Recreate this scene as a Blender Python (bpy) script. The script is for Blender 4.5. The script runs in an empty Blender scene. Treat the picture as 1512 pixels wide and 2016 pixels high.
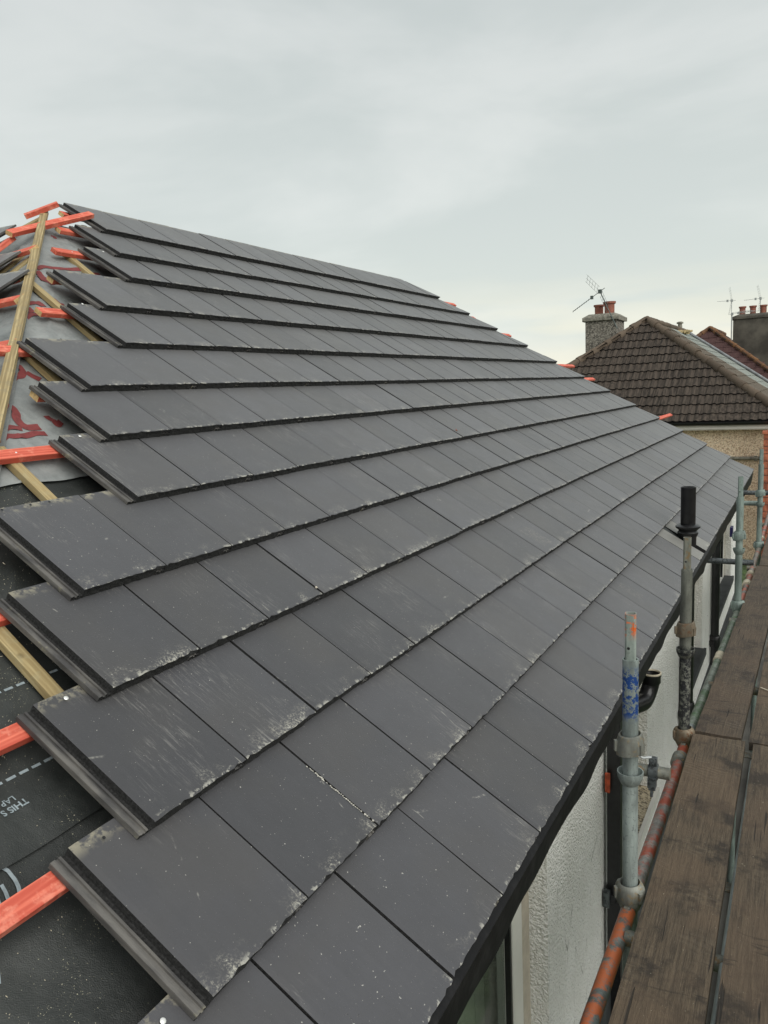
import bpy, bmesh, math, random
from mathutils import Vector, Matrix, noise as mn
R = random.Random(7)
SC = bpy.context.scene
COL = SC.collection
TH = 0.6309275456770044
c, s = math.cos(TH), math.sin(TH)
ZR = 5.1            # ridge height
YH = 2.69           # near end of the ridge
LF = 7.888          # far end of the ridge
G = 0.34            # tile gauge
W = 0.3277          # tile cover width

# ------------------------------------------------------------------ camera
cam = bpy.data.cameras.new('camera'); camo = bpy.data.objects.new('camera', cam); COL.objects.link(camo)
M = [[0.8826494970859784, 0.46797361735322995, -0.043938124156971625],
     [0.03182590245696221, -0.15276712134491877, -0.9877496234200561],
     [-0.46895306505532897, 0.8704383379059948, -0.1497335055244556]]
CP = Vector((4.24594878, -0.90367737, 3.80622577))
camo.matrix_world = Matrix(((M[0][0], -M[1][0], -M[2][0], CP.x), (M[0][1], -M[1][1], -M[2][1], CP.y),
                            (M[0][2], -M[1][2], -M[2][2], CP.z), (0, 0, 0, 1)))
cam.sensor_fit = 'VERTICAL'; cam.sensor_height = 36.0; cam.sensor_width = 27.0
cam.lens = 1564.546 / 2016 * 36.0
cam.clip_start = 0.05; cam.clip_end = 3000
SC.camera = camo
SC.render.resolution_x = 768; SC.render.resolution_y = 1024

# ------------------------------------------------------------------ node helper
def nd(nt, kind, **kw):
    n = nt.nodes.new(kind)
    for k, v in kw.items():
        if k == 'loc': continue
        if k.startswith('i_'):
            n.inputs[k[2:].replace('_', ' ')].default_value = v
        else: setattr(n, k, v)
    return n
def mixc(nt, fac, a, b, mode='MIX'):
    n = nt.nodes.new('ShaderNodeMix'); n.data_type = 'RGBA'; n.blend_type = mode
    for idx, v in ((0, fac), (6, a), (7, b)):
        if hasattr(v, 'is_linked') or hasattr(v, 'links'): nt.links.new(v, n.inputs[idx])
        else: n.inputs[idx].default_value = v if idx == 0 else (*v, 1) if len(v) == 3 else v
    return n.outputs[2]
def math_(nt, op, a, b=None, cc=None, clamp=False):
    n = nt.nodes.new('ShaderNodeMath'); n.operation = op; n.use_clamp = clamp
    for i, v in enumerate((a, b, cc)):
        if v is None: continue
        if hasattr(v, 'links'): nt.links.new(v, n.inputs[i])
        else: n.inputs[i].default_value = v
    return n.outputs[0]
def smooth(nt, v, lo, hi, a=0.0, b=1.0):
    n = nt.nodes.new('ShaderNodeMapRange'); n.interpolation_type = 'SMOOTHSTEP'
    nt.links.new(v, n.inputs[0])
    n.inputs[1].default_value = lo; n.inputs[2].default_value = hi; n.inputs[3].default_value = a; n.inputs[4].default_value = b
    return n.outputs[0]

# ------------------------------------------------------------------ sky, sun, exposure
SUN_EL, SUN_AZ = math.radians(40), math.radians(60)      # azimuth measured from -Y towards +X
w = bpy.data.worlds.new('World'); SC.world = w; w.use_nodes = True
nt = w.node_tree; nt.nodes.clear()
out = nd(nt, 'ShaderNodeOutputWorld')
sky = nd(nt, 'ShaderNodeTexSky', sky_type='NISHITA', sun_disc=False)
sky.sun_elevation = SUN_EL; sky.sun_rotation = math.radians(180) - SUN_AZ
bs = nd(nt, 'ShaderNodeBackground', i_Strength=0.08); nt.links.new(sky.outputs[0], bs.inputs[0])
tc = nd(nt, 'ShaderNodeTexCoord'); sp = nd(nt, 'ShaderNodeSeparateXYZ'); nt.links.new(tc.outputs['Generated'], sp.inputs[0])
mp = nd(nt, 'ShaderNodeMapping'); mp.inputs['Scale'].default_value = (1, 1, 3.2); nt.links.new(tc.outputs['Generated'], mp.inputs[0])
n1 = nd(nt, 'ShaderNodeTexNoise', i_Scale=1.9, i_Detail=5.0, i_Roughness=0.55, i_Distortion=0.25); nt.links.new(mp.outputs[0], n1.inputs[0])
mp2 = nd(nt, 'ShaderNodeMapping'); mp2.inputs['Scale'].default_value = (1, 1, 7); mp2.inputs['Location'].default_value = (3.1, 1.2, 0.4); nt.links.new(tc.outputs['Generated'], mp2.inputs[0])
n2 = nd(nt, 'ShaderNodeTexNoise', i_Scale=2.2, i_Detail=4.0, i_Roughness=0.5); nt.links.new(mp2.outputs[0], n2.inputs[0])
cr = nd(nt, 'ShaderNodeValToRGB'); nt.links.new(math_(nt, 'MULTIPLY_ADD', sp.outputs[2], 0.5, 0.5), cr.inputs[0])
els = cr.color_ramp.elements
els[0].position = 0.0; els[0].color = (0.30, 0.30, 0.28, 1)
els[1].position = 1.0; els[1].color = (0.575, 0.60, 0.595, 1)
for p_, c_ in ((0.49, (0.62, 0.63, 0.58)), (0.502, (0.82, 0.815, 0.73)), (0.535, (0.76, 0.79, 0.735)), (0.60, (0.70, 0.73, 0.70)), (0.70, (0.635, 0.665, 0.65)), (0.80, (0.59, 0.615, 0.605))):
    e = els.new(p_); e.color = (*c_, 1)
col = mixc(nt, smooth(nt, n1.outputs[0], 0.36, 0.60), cr.outputs[0], (0.85, 0.875, 0.875), 'MULTIPLY')
low = math_(nt, 'MULTIPLY', smooth(nt, n2.outputs[0], 0.50, 0.62), smooth(nt, sp.outputs[2], 0.16, 0.03))
col = mixc(nt, math_(nt, 'MULTIPLY', low, 0.40), col, (0.98, 0.90, 0.68))
hz = math_(nt, 'MULTIPLY', smooth(nt, sp.outputs[2], 0.06, 0.012), smooth(nt, n2.outputs[0], 0.35, 0.55))
col = mixc(nt, math_(nt, 'MULTIPLY', hz, 0.45), col, (0.98, 0.90, 0.66))
bc = nd(nt, 'ShaderNodeBackground', i_Strength=0.62); nt.links.new(col, bc.inputs[0])
mx = nd(nt, 'ShaderNodeMixShader', i_Fac=0.94); nt.links.new(bs.outputs[0], mx.inputs[1]); nt.links.new(bc.outputs[0], mx.inputs[2])
nt.links.new(mx.outputs[0], out.inputs[0])
sun = bpy.data.lights.new('sun', 'SUN'); suno = bpy.data.objects.new('sun', sun); COL.objects.link(suno)
sun.energy = 1.5; sun.angle = math.radians(70); sun.color = (1.0, 0.97, 0.91)
sd = Vector((math.sin(SUN_AZ) * math.cos(SUN_EL), -math.cos(SUN_AZ) * math.cos(SUN_EL), math.sin(SUN_EL)))
suno.rotation_euler = sd.to_track_quat('Z', 'Y').to_euler()
vs = SC.view_settings
vs.view_transform = 'Standard'; vs.look = 'None'; vs.exposure = 0.85; vs.gamma = 1.0; vs.use_curve_mapping = False

# ------------------------------------------------------------------ materials
def newmat(name):
    m = bpy.data.materials.new(name); m.use_nodes = True
    nt = m.node_tree; b = nt.nodes['Principled BSDF']
    return m, nt, b
def coords(nt, kind='Object', scale=(1, 1, 1), rand=False):
    tc = nd(nt, 'ShaderNodeTexCoord'); src = tc.outputs[kind]
    mp = nd(nt, 'ShaderNodeMapping'); mp.inputs['Scale'].default_value = scale
    if rand:
        oi = nd(nt, 'ShaderNodeObjectInfo')
        cb = nd(nt, 'ShaderNodeCombineXYZ')
        nt.links.new(math_(nt, 'MULTIPLY', oi.outputs['Random'], 37.0), cb.inputs[0])
        nt.links.new(math_(nt, 'MULTIPLY', oi.outputs['Random'], 91.0), cb.inputs[1])
        nt.links.new(math_(nt, 'MULTIPLY', oi.outputs['Random'], 53.0), cb.inputs[2])
        va = nd(nt, 'ShaderNodeVectorMath', operation='ADD'); nt.links.new(src, va.inputs[0]); nt.links.new(cb.outputs[0], va.inputs[1])
        src = va.outputs[0]
    nt.links.new(src, mp.inputs[0]); return mp.outputs[0]
def noise_(nt, vec, sc, det=3, rough=0.55, dist=0):
    n = nd(nt, 'ShaderNodeTexNoise', i_Scale=sc, i_Detail=det, i_Roughness=rough, i_Distortion=dist); nt.links.new(vec, n.inputs[0]); return n.outputs[0]
def bump_(nt, b, h, dist=0.002, st=1.0, prev=None):
    n = nd(nt, 'ShaderNodeBump', i_Strength=st, i_Distance=dist); nt.links.new(h, n.inputs['Height'])
    if prev: nt.links.new(prev, n.inputs['Normal'])
    nt.links.new(n.outputs[0], b.inputs['Normal']); return n.outputs[0]
def simple(name, colr, rough=0.6, metal=0.0, var=0.15, sc=8, bump=0.0, bsc=60, bdist=0.002, kind='Object', rand=True, col2=None):
    m, nt, b = newmat(name)
    v = coords(nt, kind, rand=rand)
    n = noise_(nt, v, sc, 4, 0.6)
    dark = tuple(x * (1 - var) for x in colr) if col2 is None else col2
    lite = tuple(min(1, x * (1 + var)) for x in colr)
    nt.links.new(mixc(nt, smooth(nt, n, 0.3, 0.7), dark, lite), b.inputs['Base Color'])
    b.inputs['Roughness'].default_value = rough; b.inputs['Metallic'].default_value = metal
    if bump: bump_(nt, b, noise_(nt, v, bsc, 4, 0.6), bdist, bump)
    return m

def mat_tile(name, dust=1.0, base=(0.046, 0.046, 0.052)):
    m, nt, b = newmat(name)
    tc = nd(nt, 'ShaderNodeTexCoord'); oc = tc.outputs['Object']
    v = coords(nt, 'Object', rand=True)
    vs_ = coords(nt, 'Object', (6, 1.0, 6), rand=True)
    oi = nd(nt, 'ShaderNodeObjectInfo'); rnd = oi.outputs['Random']
    sep = nd(nt, 'ShaderNodeSeparateXYZ'); nt.links.new(oc, sep.inputs[0])
    geo = nd(nt, 'ShaderNodeNewGeometry')
    # tone per tile and soft mottling
    tone = math_(nt, 'MULTIPLY_ADD', rnd, 0.50, 0.75)
    mot = math_(nt, 'MULTIPLY_ADD', noise_(nt, v, 7, 5, 0.65), 0.40, 0.80)
    strk = math_(nt, 'MULTIPLY_ADD', noise_(nt, vs_, 14, 4, 0.6), 0.24, 0.88)
    k = math_(nt, 'MULTIPLY', math_(nt, 'MULTIPLY', tone, mot), strk)
    cb = nd(nt, 'ShaderNodeCombineColor')
    for i in range(3): nt.links.new(math_(nt, 'MULTIPLY', k, base[i]), cb.inputs[i])
    colr = cb.outputs[0]
    # warm / cool drift
    colr = mixc(nt, math_(nt, 'MULTIPLY', smooth(nt, noise_(nt, v, 2.6, 3), 0.40, 0.68), 0.40), colr, (0.055, 0.051, 0.048))
    # dark pin holes
    pin = smooth(nt, noise_(nt, v, 190, 2, 0.5), 0.70, 0.74)
    colr = mixc(nt, math_(nt, 'MULTIPLY', pin, 0.6), colr, (0.02, 0.02, 0.02))
    # lime bloom along the lower edge, in patches
    edge = smooth(nt, sep.outputs[1], 0.065, 0.002)
    patch = smooth(nt, noise_(nt, v, 10, 3, 0.6), 0.50, 0.70)
    grain = smooth(nt, noise_(nt, v, 150, 4, 0.8), 0.48, 0.60)
    amt = math_(nt, 'MULTIPLY', math_(nt, 'MULTIPLY', edge, patch), grain)
    colr = mixc(nt, math_(nt, 'MULTIPLY', amt, 0.75 * dust, clamp=True), colr, (0.46, 0.44, 0.37))
    lip = math_(nt, 'MULTIPLY', smooth(nt, sep.outputs[1], 0.016, 0.001), smooth(nt, noise_(nt, v, 38, 3, 0.7), 0.54, 0.61))
    colr = mixc(nt, math_(nt, 'MULTIPLY', lip, 0.70), colr, (0.42, 0.41, 0.36))
    # upper end dust (the edge that is cut straight from the mould)
    ued = math_(nt, 'MULTIPLY', smooth(nt, sep.outputs[1], 0.375, 0.415), smooth(nt, noise_(nt, v, 22, 4, 0.7), 0.47, 0.60))
    colr = mixc(nt, math_(nt, 'MULTIPLY', ued, 0.6), colr, (0.34, 0.31, 0.22))
    # broad scuffs on some tiles, streaked up the slope
    sc1 = smooth(nt, noise_(nt, v, 3.2, 2, 0.5), 0.52, 0.68)
    sc2 = smooth(nt, noise_(nt, coords(nt, 'Object', (16, 1.6, 4), rand=True), 9, 5, 0.75), 0.50, 0.68)
    colr = mixc(nt, math_(nt, 'MULTIPLY', math_(nt, 'MULTIPLY', sc1, sc2), 0.36 * dust, clamp=True), colr, (0.34, 0.33, 0.31))
    # thin scratches
    wv = nd(nt, 'ShaderNodeTexVoronoi', feature='DISTANCE_TO_EDGE', i_Scale=5.0)
    nt.links.new(coords(nt, 'Object', (1.0, 0.35, 1), rand=True), wv.inputs[0])
    scr = math_(nt, 'MULTIPLY', smooth(nt, wv.outputs['Distance'], 0.010, 0.002), smooth(nt, noise_(nt, v, 9, 4, 0.7), 0.60, 0.68))
    colr = mixc(nt, math_(nt, 'MULTIPLY', scr, 0.5), colr, (0.38, 0.37, 0.33))
    # white flecks
    fl = smooth(nt, noise_(nt, v, 150, 1, 0.4), 0.765, 0.79)
    colr = mixc(nt, math_(nt, 'MULTIPLY', fl, 0.75), colr, (0.45, 0.44, 0.40))
    nt.links.new(colr, b.inputs['Base Color'])
    b.inputs['Roughness'].default_value = 0.52
    nt.links.new(math_(nt, 'MULTIPLY_ADD', noise_(nt, v, 12, 4), 0.22, 0.44), b.inputs['Roughness'])
    b.inputs['Specular IOR Level'].default_value = 0.6; b.inputs['Sheen Weight'].default_value = 0.36; b.inputs['Sheen Roughness'].default_value = 0.45
    h = math_(nt, 'ADD', noise_(nt, v, 260, 3, 0.6), math_(nt, 'MULTIPLY', pin, -1.5))
    bump_(nt, b, h, 0.0006, 0.8)
    return m
MT = {}
MT['tile'] = mat_tile('tile_concrete')
MT['tile_dusty'] = mat_tile('tile_concrete_dusty', 2.2, (0.19, 0.185, 0.165))
MT['tile_far'] = simple('tile_concrete_far', (0.053, 0.052, 0.055), 0.50, var=0.25, sc=3, kind='Object', rand=False)
bq = MT['tile_far'].node_tree.nodes['Principled BSDF']; bq.inputs['Sheen Weight'].default_value = 0.36; bq.inputs['Sheen Roughness'].default_value = 0.45; bq.inputs['Specular IOR Level'].default_value = 0.6
MT['tile_raw_shade'] = simple('tile_broken_edge_joint_shade', (0.013, 0.013, 0.013), 0.9, var=0.8, sc=160, bump=1.0, bsc=220, bdist=0.003)  # rough broken edges; also joint faces, where the near-black stands for shade
def mat_tileside():
    m, nt, b = newmat('tile_interlock')
    v = coords(nt, 'Object', (1, 0.25, 1), rand=True); v2 = coords(nt, 'Object', rand=True)
    colr = mixc(nt, smooth(nt, noise_(nt, v, 30, 4), 0.35, 0.7), (0.045, 0.043, 0.043), (0.125, 0.118, 0.108))
    colr = mixc(nt, math_(nt, 'MULTIPLY', smooth(nt, noise_(nt, v2, 9, 4, 0.7), 0.60, 0.68), 0.45), colr, (0.26, 0.24, 0.16))
    nt.links.new(colr, b.inputs['Base Color']); b.inputs['Roughness'].default_value = 0.6
    bump_(nt, b, noise_(nt, v2, 200, 4), 0.0008, 0.8); return m
MT['tile_side'] = mat_tileside()

def mat_wood(name, a, bcol, axis=0, rough=0.7, grain=1.0, knots=True, wear=None):
    m, nt, b = newmat(name)
    scl = [7, 7, 7]; scl[axis] = 0.45
    v = coords(nt, 'Object', tuple(scl), rand=True); v2 = coords(nt, 'Object', rand=True)
    n = noise_(nt, v, 9, 5, 0.6, 0.7)
    wv = nd(nt, 'ShaderNodeTexWave', wave_type='BANDS', bands_direction=('Y', 'X', 'X')[axis], i_Scale=3.0, i_Distortion=7.0, i_Detail=3.0); wv.inputs['Detail Scale'].default_value = 1.5
    nt.links.new(v, wv.inputs[0])
    f = math_(nt, 'ADD', math_(nt, 'MULTIPLY', n, 0.7), math_(nt, 'MULTIPLY', wv.outputs['Fac'], 0.3 * grain))
    colr = mixc(nt, smooth(nt, f, 0.32, 0.72), a, bcol)
    if knots:
        vo = nd(nt, 'ShaderNodeTexVoronoi', i_Scale=7.0); nt.links.new(coords(nt, 'Object', (1, 1, 1), rand=True), vo.inputs[0])
        colr = mixc(nt, math_(nt, 'MULTIPLY', smooth(nt, vo.outputs['Distance'], 0.11, 0.05), 0.6), colr, tuple(x * 0.35 for x in a))
    if wear: colr = mixc(nt, math_(nt, 'MULTIPLY', smooth(nt, noise_(nt, v2, 18, 4, 0.7), 0.5, 0.66), 0.55), colr, wear)
    nt.links.new(colr, b.inputs['Base Color']); b.inputs['Roughness'].default_value = rough
    bump_(nt, b, f, 0.0015, 0.8); return m
MT['red_x'] = mat_wood('red_treated_batten', (0.50, 0.080, 0.047), (0.76, 0.190, 0.118), 0, grain=.6, wear=(0.78, 0.29, 0.20))
MT['yellow_x'] = mat_wood('pale_treated_batten', (0.30, 0.225, 0.105), (0.52, 0.42, 0.22), 0, grain=.45, wear=(0.36, 0.31, 0.18))
MT['yellow_old'] = mat_wood('rough_old_batten', (0.24, 0.18, 0.085), (0.50, 0.40, 0.21), 0, grain=.6, wear=(0.22, 0.19, 0.12))
MT['cutend'] = simple('sawn_wood_end', (0.60, 0.42, 0.20), 0.8, var=0.25, sc=70)
def mat_board():
    m, nt, b = newmat('weathered_board')
    v = coords(nt, 'Object', (15, 0.7, 15), rand=True); v2 = coords(nt, 'Object', rand=True)
    n = noise_(nt, v, 8, 7, 0.72, 0.5)
    fine = noise_(nt, coords(nt, 'Object', (75, 5, 75), rand=True), 8, 5, 0.75)
    oi = nd(nt, 'ShaderNodeObjectInfo')
    wv = nd(nt, 'ShaderNodeTexWave', wave_type='BANDS', bands_direction='DIAGONAL', i_Scale=17.0, i_Distortion=9.0, i_Detail=4.0); wv.inputs['Detail Scale'].default_value = 1.1
    nt.links.new(coords(nt, 'Object', (.5, 1.3, 1), rand=True), wv.inputs[0])
    saw = math_(nt, 'MULTIPLY', wv.outputs['Fac'], smooth(nt, noise_(nt, v2, 5, 3), 0.48, 0.66))
    colr = mixc(nt, smooth(nt, n, 0.30, 0.72), (0.030, 0.021, 0.013), (0.125, 0.092, 0.058))
    colr = mixc(nt, math_(nt, 'MULTIPLY', smooth(nt, fine, 0.48, 0.68), 0.45), colr, (0.165, 0.132, 0.092))
    colr = mixc(nt, math_(nt, 'MULTIPLY', saw, 0.16), colr, (0.20, 0.165, 0.115))
    colr = mixc(nt, math_(nt, 'MULTIPLY', smooth(nt, noise_(nt, v2, 6, 5, 0.7), 0.51, 0.64), 0.85), colr, (0.022, 0.016, 0.011))
    colr = mixc(nt, math_(nt, 'MULTIPLY', smooth(nt, noise_(nt, v2, 3.5, 3), 0.45, 0.60), 0.45), colr, (0.130, 0.088, 0.054))
    colr = mixc(nt, math_(nt, 'MULTIPLY', oi.outputs['Random'], 0.45), colr, (0.050, 0.036, 0.028))
    ck = smooth(nt, noise_(nt, coords(nt, 'Object', (14, .5, 14), rand=True), 5, 2, .4), .70, .73)
    colr = mixc(nt, math_(nt, 'MULTIPLY', ck, 0.8), colr, (0.010, 0.008, 0.006))
    tr = math_(nt, 'MULTIPLY', smooth(nt, noise_(nt, coords(nt, 'Object', (1.2, 9, 1), rand=True), 4, 4, .6, .6), .62, .67), smooth(nt, noise_(nt, v2, 1.3, 2), .45, .6))
    colr = mixc(nt, math_(nt, 'MULTIPLY', tr, 0.7), colr, (0.014, 0.011, 0.008))
    colr = mixc(nt, math_(nt, 'MULTIPLY', smooth(nt, noise_(nt, v2, 150, 2, 0.5), 0.73, 0.76), 0.8), colr, (0.40, 0.37, 0.28))
    nt.links.new(colr, b.inputs['Base Color']); b.inputs['Roughness'].default_value = 0.78
    h = math_(nt, 'ADD', n, math_(nt, 'ADD', math_(nt, 'MULTIPLY', fine, 0.7), math_(nt, 'ADD', math_(nt, 'MULTIPLY', saw, 0.3), math_(nt, 'MULTIPLY', ck, -1.0))))
    bump_(nt, b, h, 0.004, 1.0); return m
MT['board'] = mat_board()

def mat_tube(name, base, paint=None, pr=(0.5, 0.6), zr=None, metal=0.35, rough=0.5, sc=30, paint2=None):
    m, nt, b = newmat(name)
    v = coords(nt, 'Object', rand=True); vl = coords(nt, 'Object', (1, 1, 0.25), rand=True)
    colr = mixc(nt, smooth(nt, noise_(nt, vl, 14, 5, 0.7), 0.3, 0.72), tuple(x * 0.55 for x in base), tuple(min(1, x * 1.35) for x in base))
    colr = mixc(nt, math_(nt, 'MULTIPLY', smooth(nt, noise_(nt, v, 90, 3, 0.7), 0.56, 0.66), 0.5), colr, tuple(x * 0.35 for x in base))
    if paint:
        f = smooth(nt, noise_(nt, v, sc, 5, 0.75), *pr)
        if zr:
            tc = nd(nt, 'ShaderNodeTexCoord'); sp = nd(nt, 'ShaderNodeSeparateXYZ'); nt.links.new(tc.outputs['Object'], sp.inputs[0])
            f = math_(nt, 'MULTIPLY', f, math_(nt, 'MULTIPLY', smooth(nt, sp.outputs[2], zr[0] - 0.02, zr[0] + 0.02), smooth(nt, sp.outputs[2], zr[1] + 0.02, zr[1] - 0.02)))
        colr = mixc(nt, f, colr, paint)
        if paint2:
            colr = mixc(nt, smooth(nt, noise_(nt, v, 5, 3), 0.50, 0.58), colr, mixc(nt, smooth(nt, noise_(nt, v, sc * 1.3, 5, 0.75), 0.42, 0.5), colr, paint2))
    nt.links.new(colr, b.inputs['Base Color']); b.inputs['Roughness'].default_value = rough; b.inputs['Metallic'].default_value = metal
    bump_(nt, b, noise_(nt, v, 120, 4, 0.7), 0.0008, 0.6); return m
MT['galv'] = mat_tube('galvanised_tube', (0.30, 0.335, 0.32))
MT['galv_blue'] = mat_tube('galvanised_tube_blue_paint', (0.29, 0.335, 0.32), (0.012, 0.055, 0.22), (0.455, 0.50), (2.775, 2.93), sc=60)
MT['galv_orange'] = mat_tube('galvanised_spigot_orange_paint', (0.32, 0.37, 0.34), (0.75, 0.15, 0.03), (0.50, 0.53), (3.04, 3.10), sc=26)
MT['galv_rust'] = mat_tube('stained_tube', (0.20, 0.205, 0.175), (0.22, 0.15, 0.075), (0.50, 0.62), None, sc=38)
MT['galv_p2'] = mat_tube('stained_tube_blackened', (0.17, 0.175, 0.15), (0.022, 0.023, 0.026), (0.42, 0.54), (2.20, 2.60), sc=55)
MT['galv_dark'] = mat_tube('dark_stained_tube', (0.11, 0.125, 0.13), (0.03, 0.033, 0.035), (0.50, 0.56), None, sc=50)
MT['galv_green'] = mat_tube('grey_green_tube', (0.215, 0.27, 0.245), metal=0.2)
MT['led_orange'] = mat_tube('orange_peeling_tube', (0.15, 0.175, 0.165), (0.46, 0.125, 0.045), (0.42, 0.54), None, 0.2, sc=13)
MT['led_red'] = mat_tube('red_faded_tube', (0.24, 0.235, 0.215), (0.36, 0.085, 0.05), (0.40, 0.56), None, 0.2, sc=9, paint2=(0.42, 0.15, 0.06))
MT['led_green'] = mat_tube('green_faded_tube', (0.25, 0.28, 0.235), (0.075, 0.15, 0.062), (0.45, 0.66), None, 0.2, sc=5)
MT['led_pink'] = mat_tube('pinkish_faded_tube', (0.27, 0.245, 0.21), (0.48, 0.15, 0.10), (0.47, 0.60), None, 0.2, sc=5)
MT['cast'] = mat_tube('cast_cup', (0.20, 0.205, 0.18), (0.24, 0.18, 0.10), (0.52, 0.66), None, 0.25, 0.6, sc=45)
MT['cast_rust'] = mat_tube('cast_cup_rusty', (0.18, 0.145, 0.10), (0.13, 0.065, 0.03), (0.50, 0.64), None, 0.25, 0.65, sc=40)
MT['tape'] = simple('beige_tape', (0.50, 0.45, 0.34), 0.7)
MT['black'] = simple('black_plastic', (0.012, 0.012, 0.013), 0.32, var=0.3, sc=20)
def mat_blackdust():
    m, nt, b = newmat('black_tray_plastic')
    v = coords(nt, 'Object')
    colr = mixc(nt, smooth(nt, noise_(nt, v, 9, 5, 0.7), 0.45, 0.75), (0.006, 0.006, 0.007), (0.018, 0.018, 0.019))
    colr = mixc(nt, math_(nt, 'MULTIPLY', smooth(nt, noise_(nt, v, 80, 3, 0.7), 0.64, 0.70), 0.6), colr, (0.004, 0.004, 0.004))
    nt.links.new(colr, b.inputs['Base Color']); b.inputs['Roughness'].default_value = 0.55; b.inputs['Specular IOR Level'].default_value = 0.2
    bump_(nt, b, noise_(nt, v, 9, 3), 0.01, 0.5); return m
MT['tray'] = mat_blackdust()
MT['white_upvc'] = simple('white_window_frame', (0.72, 0.71, 0.66), 0.35, var=0.05, sc=4)
MT['beige_trim'] = simple('beige_sealant', (0.50, 0.45, 0.37), 0.7, var=0.12, sc=20)
def mat_render():
    m, nt, b = newmat('white_rough_render')
    v = coords(nt, 'Object'); 
    vo = nd(nt, 'ShaderNodeTexVoronoi', feature='SMOOTH_F1', i_Scale=95.0); vo.inputs['Randomness'].default_value = 1.0
    wq = nd(nt, 'ShaderNodeVectorMath', operation='ADD'); nt.links.new(v, wq.inputs[0])
    nn = nd(nt, 'ShaderNodeTexNoise', i_Scale=40.0, i_Detail=2.0); nt.links.new(v, nn.inputs[0])
    sc_ = nd(nt, 'ShaderNodeVectorMath', operation='SCALE'); nt.links.new(nn.outputs['Color'], sc_.inputs[0]); sc_.inputs['Scale'].default_value = 0.03
    nt.links.new(sc_.outputs[0], wq.inputs[1]); nt.links.new(wq.outputs[0], vo.inputs[0])
    h = math_(nt, 'ADD', math_(nt, 'MULTIPLY', vo.outputs['Distance'], -1.0), math_(nt, 'MULTIPLY', noise_(nt, v, 60, 4, 0.6), 1.2))
    colr = mixc(nt, smooth(nt, noise_(nt, v, 4, 5, 0.7), 0.35, 0.75), (0.84, 0.84, 0.80), (0.92, 0.92, 0.89))
    colr = mixc(nt, math_(nt, 'MULTIPLY', smooth(nt, noise_(nt, coords(nt, 'Object', (3, 3, 1)), 9, 5, 0.75), 0.58, 0.72), 0.35), colr, (0.42, 0.38, 0.30))
    ck = nd(nt, 'ShaderNodeTexVoronoi', feature='DISTANCE_TO_EDGE', i_Scale=2.2); nt.links.new(coords(nt, 'Object', (3, 3, 0.6)), ck.inputs[0])
    crk = math_(nt, 'MULTIPLY', smooth(nt, ck.outputs['Distance'], 0.010, 0.002), smooth(nt, noise_(nt, v, 6, 3), 0.52, 0.60))
    colr = mixc(nt, math_(nt, 'MULTIPLY', crk, 0.6), colr, (0.12, 0.11, 0.09))
    nt.links.new(colr, b.inputs['Base Color']); b.inputs['Roughness'].default_value = 0.75
    bump_(nt, b, h, 0.013, 1.0); return m
MT['render'] = mat_render()
def mat_pebble(name, a, b_, dark, sc=60):
    m, nt, b = newmat(name)
    v = coords(nt, 'Object')
    vo = nd(nt, 'ShaderNodeTexVoronoi', i_Scale=float(sc)); nt.links.new(v, vo.inputs[0])
    colr = mixc(nt, vo.outputs['Color'], a, b_)
    sepc = nd(nt, 'ShaderNodeSeparateColor'); nt.links.new(vo.outputs['Color'], sepc.inputs[0])
    colr = mixc(nt, sepc.outputs[0], a, b_)
    colr = mixc(nt, math_(nt, 'MULTIPLY', smooth(nt, sepc.outputs[1], 0.78, 0.86), 0.75), colr, dark)
    colr = mixc(nt, math_(nt, 'MULTIPLY', smooth(nt, vo.outputs['Distance'], 0.50, 0.85), 0.6), colr, tuple(x * 0.6 for x in dark))
    colr = mixc(nt, math_(nt, 'MULTIPLY', smooth(nt, noise_(nt, v, 1.6, 4), 0.45, 0.7), 0.25), colr, tuple(x * 0.5 for x in a))
    nt.links.new(colr, b.inputs['Base Color']); b.inputs['Roughness'].default_value = 0.85
    bump_(nt, b, math_(nt, 'MULTIPLY', vo.outputs['Distance'], -1), 0.004, 0.8); return m
MT['pebble'] = mat_pebble('beige_pebbledash', (0.70, 0.53, 0.37), (0.88, 0.74, 0.55), (0.42, 0.27, 0.17), 42)
MT['pebble_grey'] = mat_pebble('grey_pebbledash', (0.13, 0.118, 0.096), (0.33, 0.305, 0.26), (0.05, 0.045, 0.04), 30)
MT['sill_peb'] = mat_pebble('sill_pebble', (0.45, 0.38, 0.26), (0.60, 0.52, 0.38), (0.05, 0.04, 0.03), 75)
MT['cement_dark'] = simple('dark_stained_render', (0.075, 0.068, 0.055), 0.85, var=0.45, sc=1.6, bump=0.6, bsc=40)
MT['cap_stone'] = simple('lichen_stone_cap', (0.20, 0.19, 0.155), 0.85, var=0.4, sc=14, bump=0.5, bsc=30, bdist=0.01)
MT['terracotta'] = simple('terracotta_pot', (0.22, 0.075, 0.048), 0.7, var=0.3, sc=7)
MT['ntile'] = None
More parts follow.
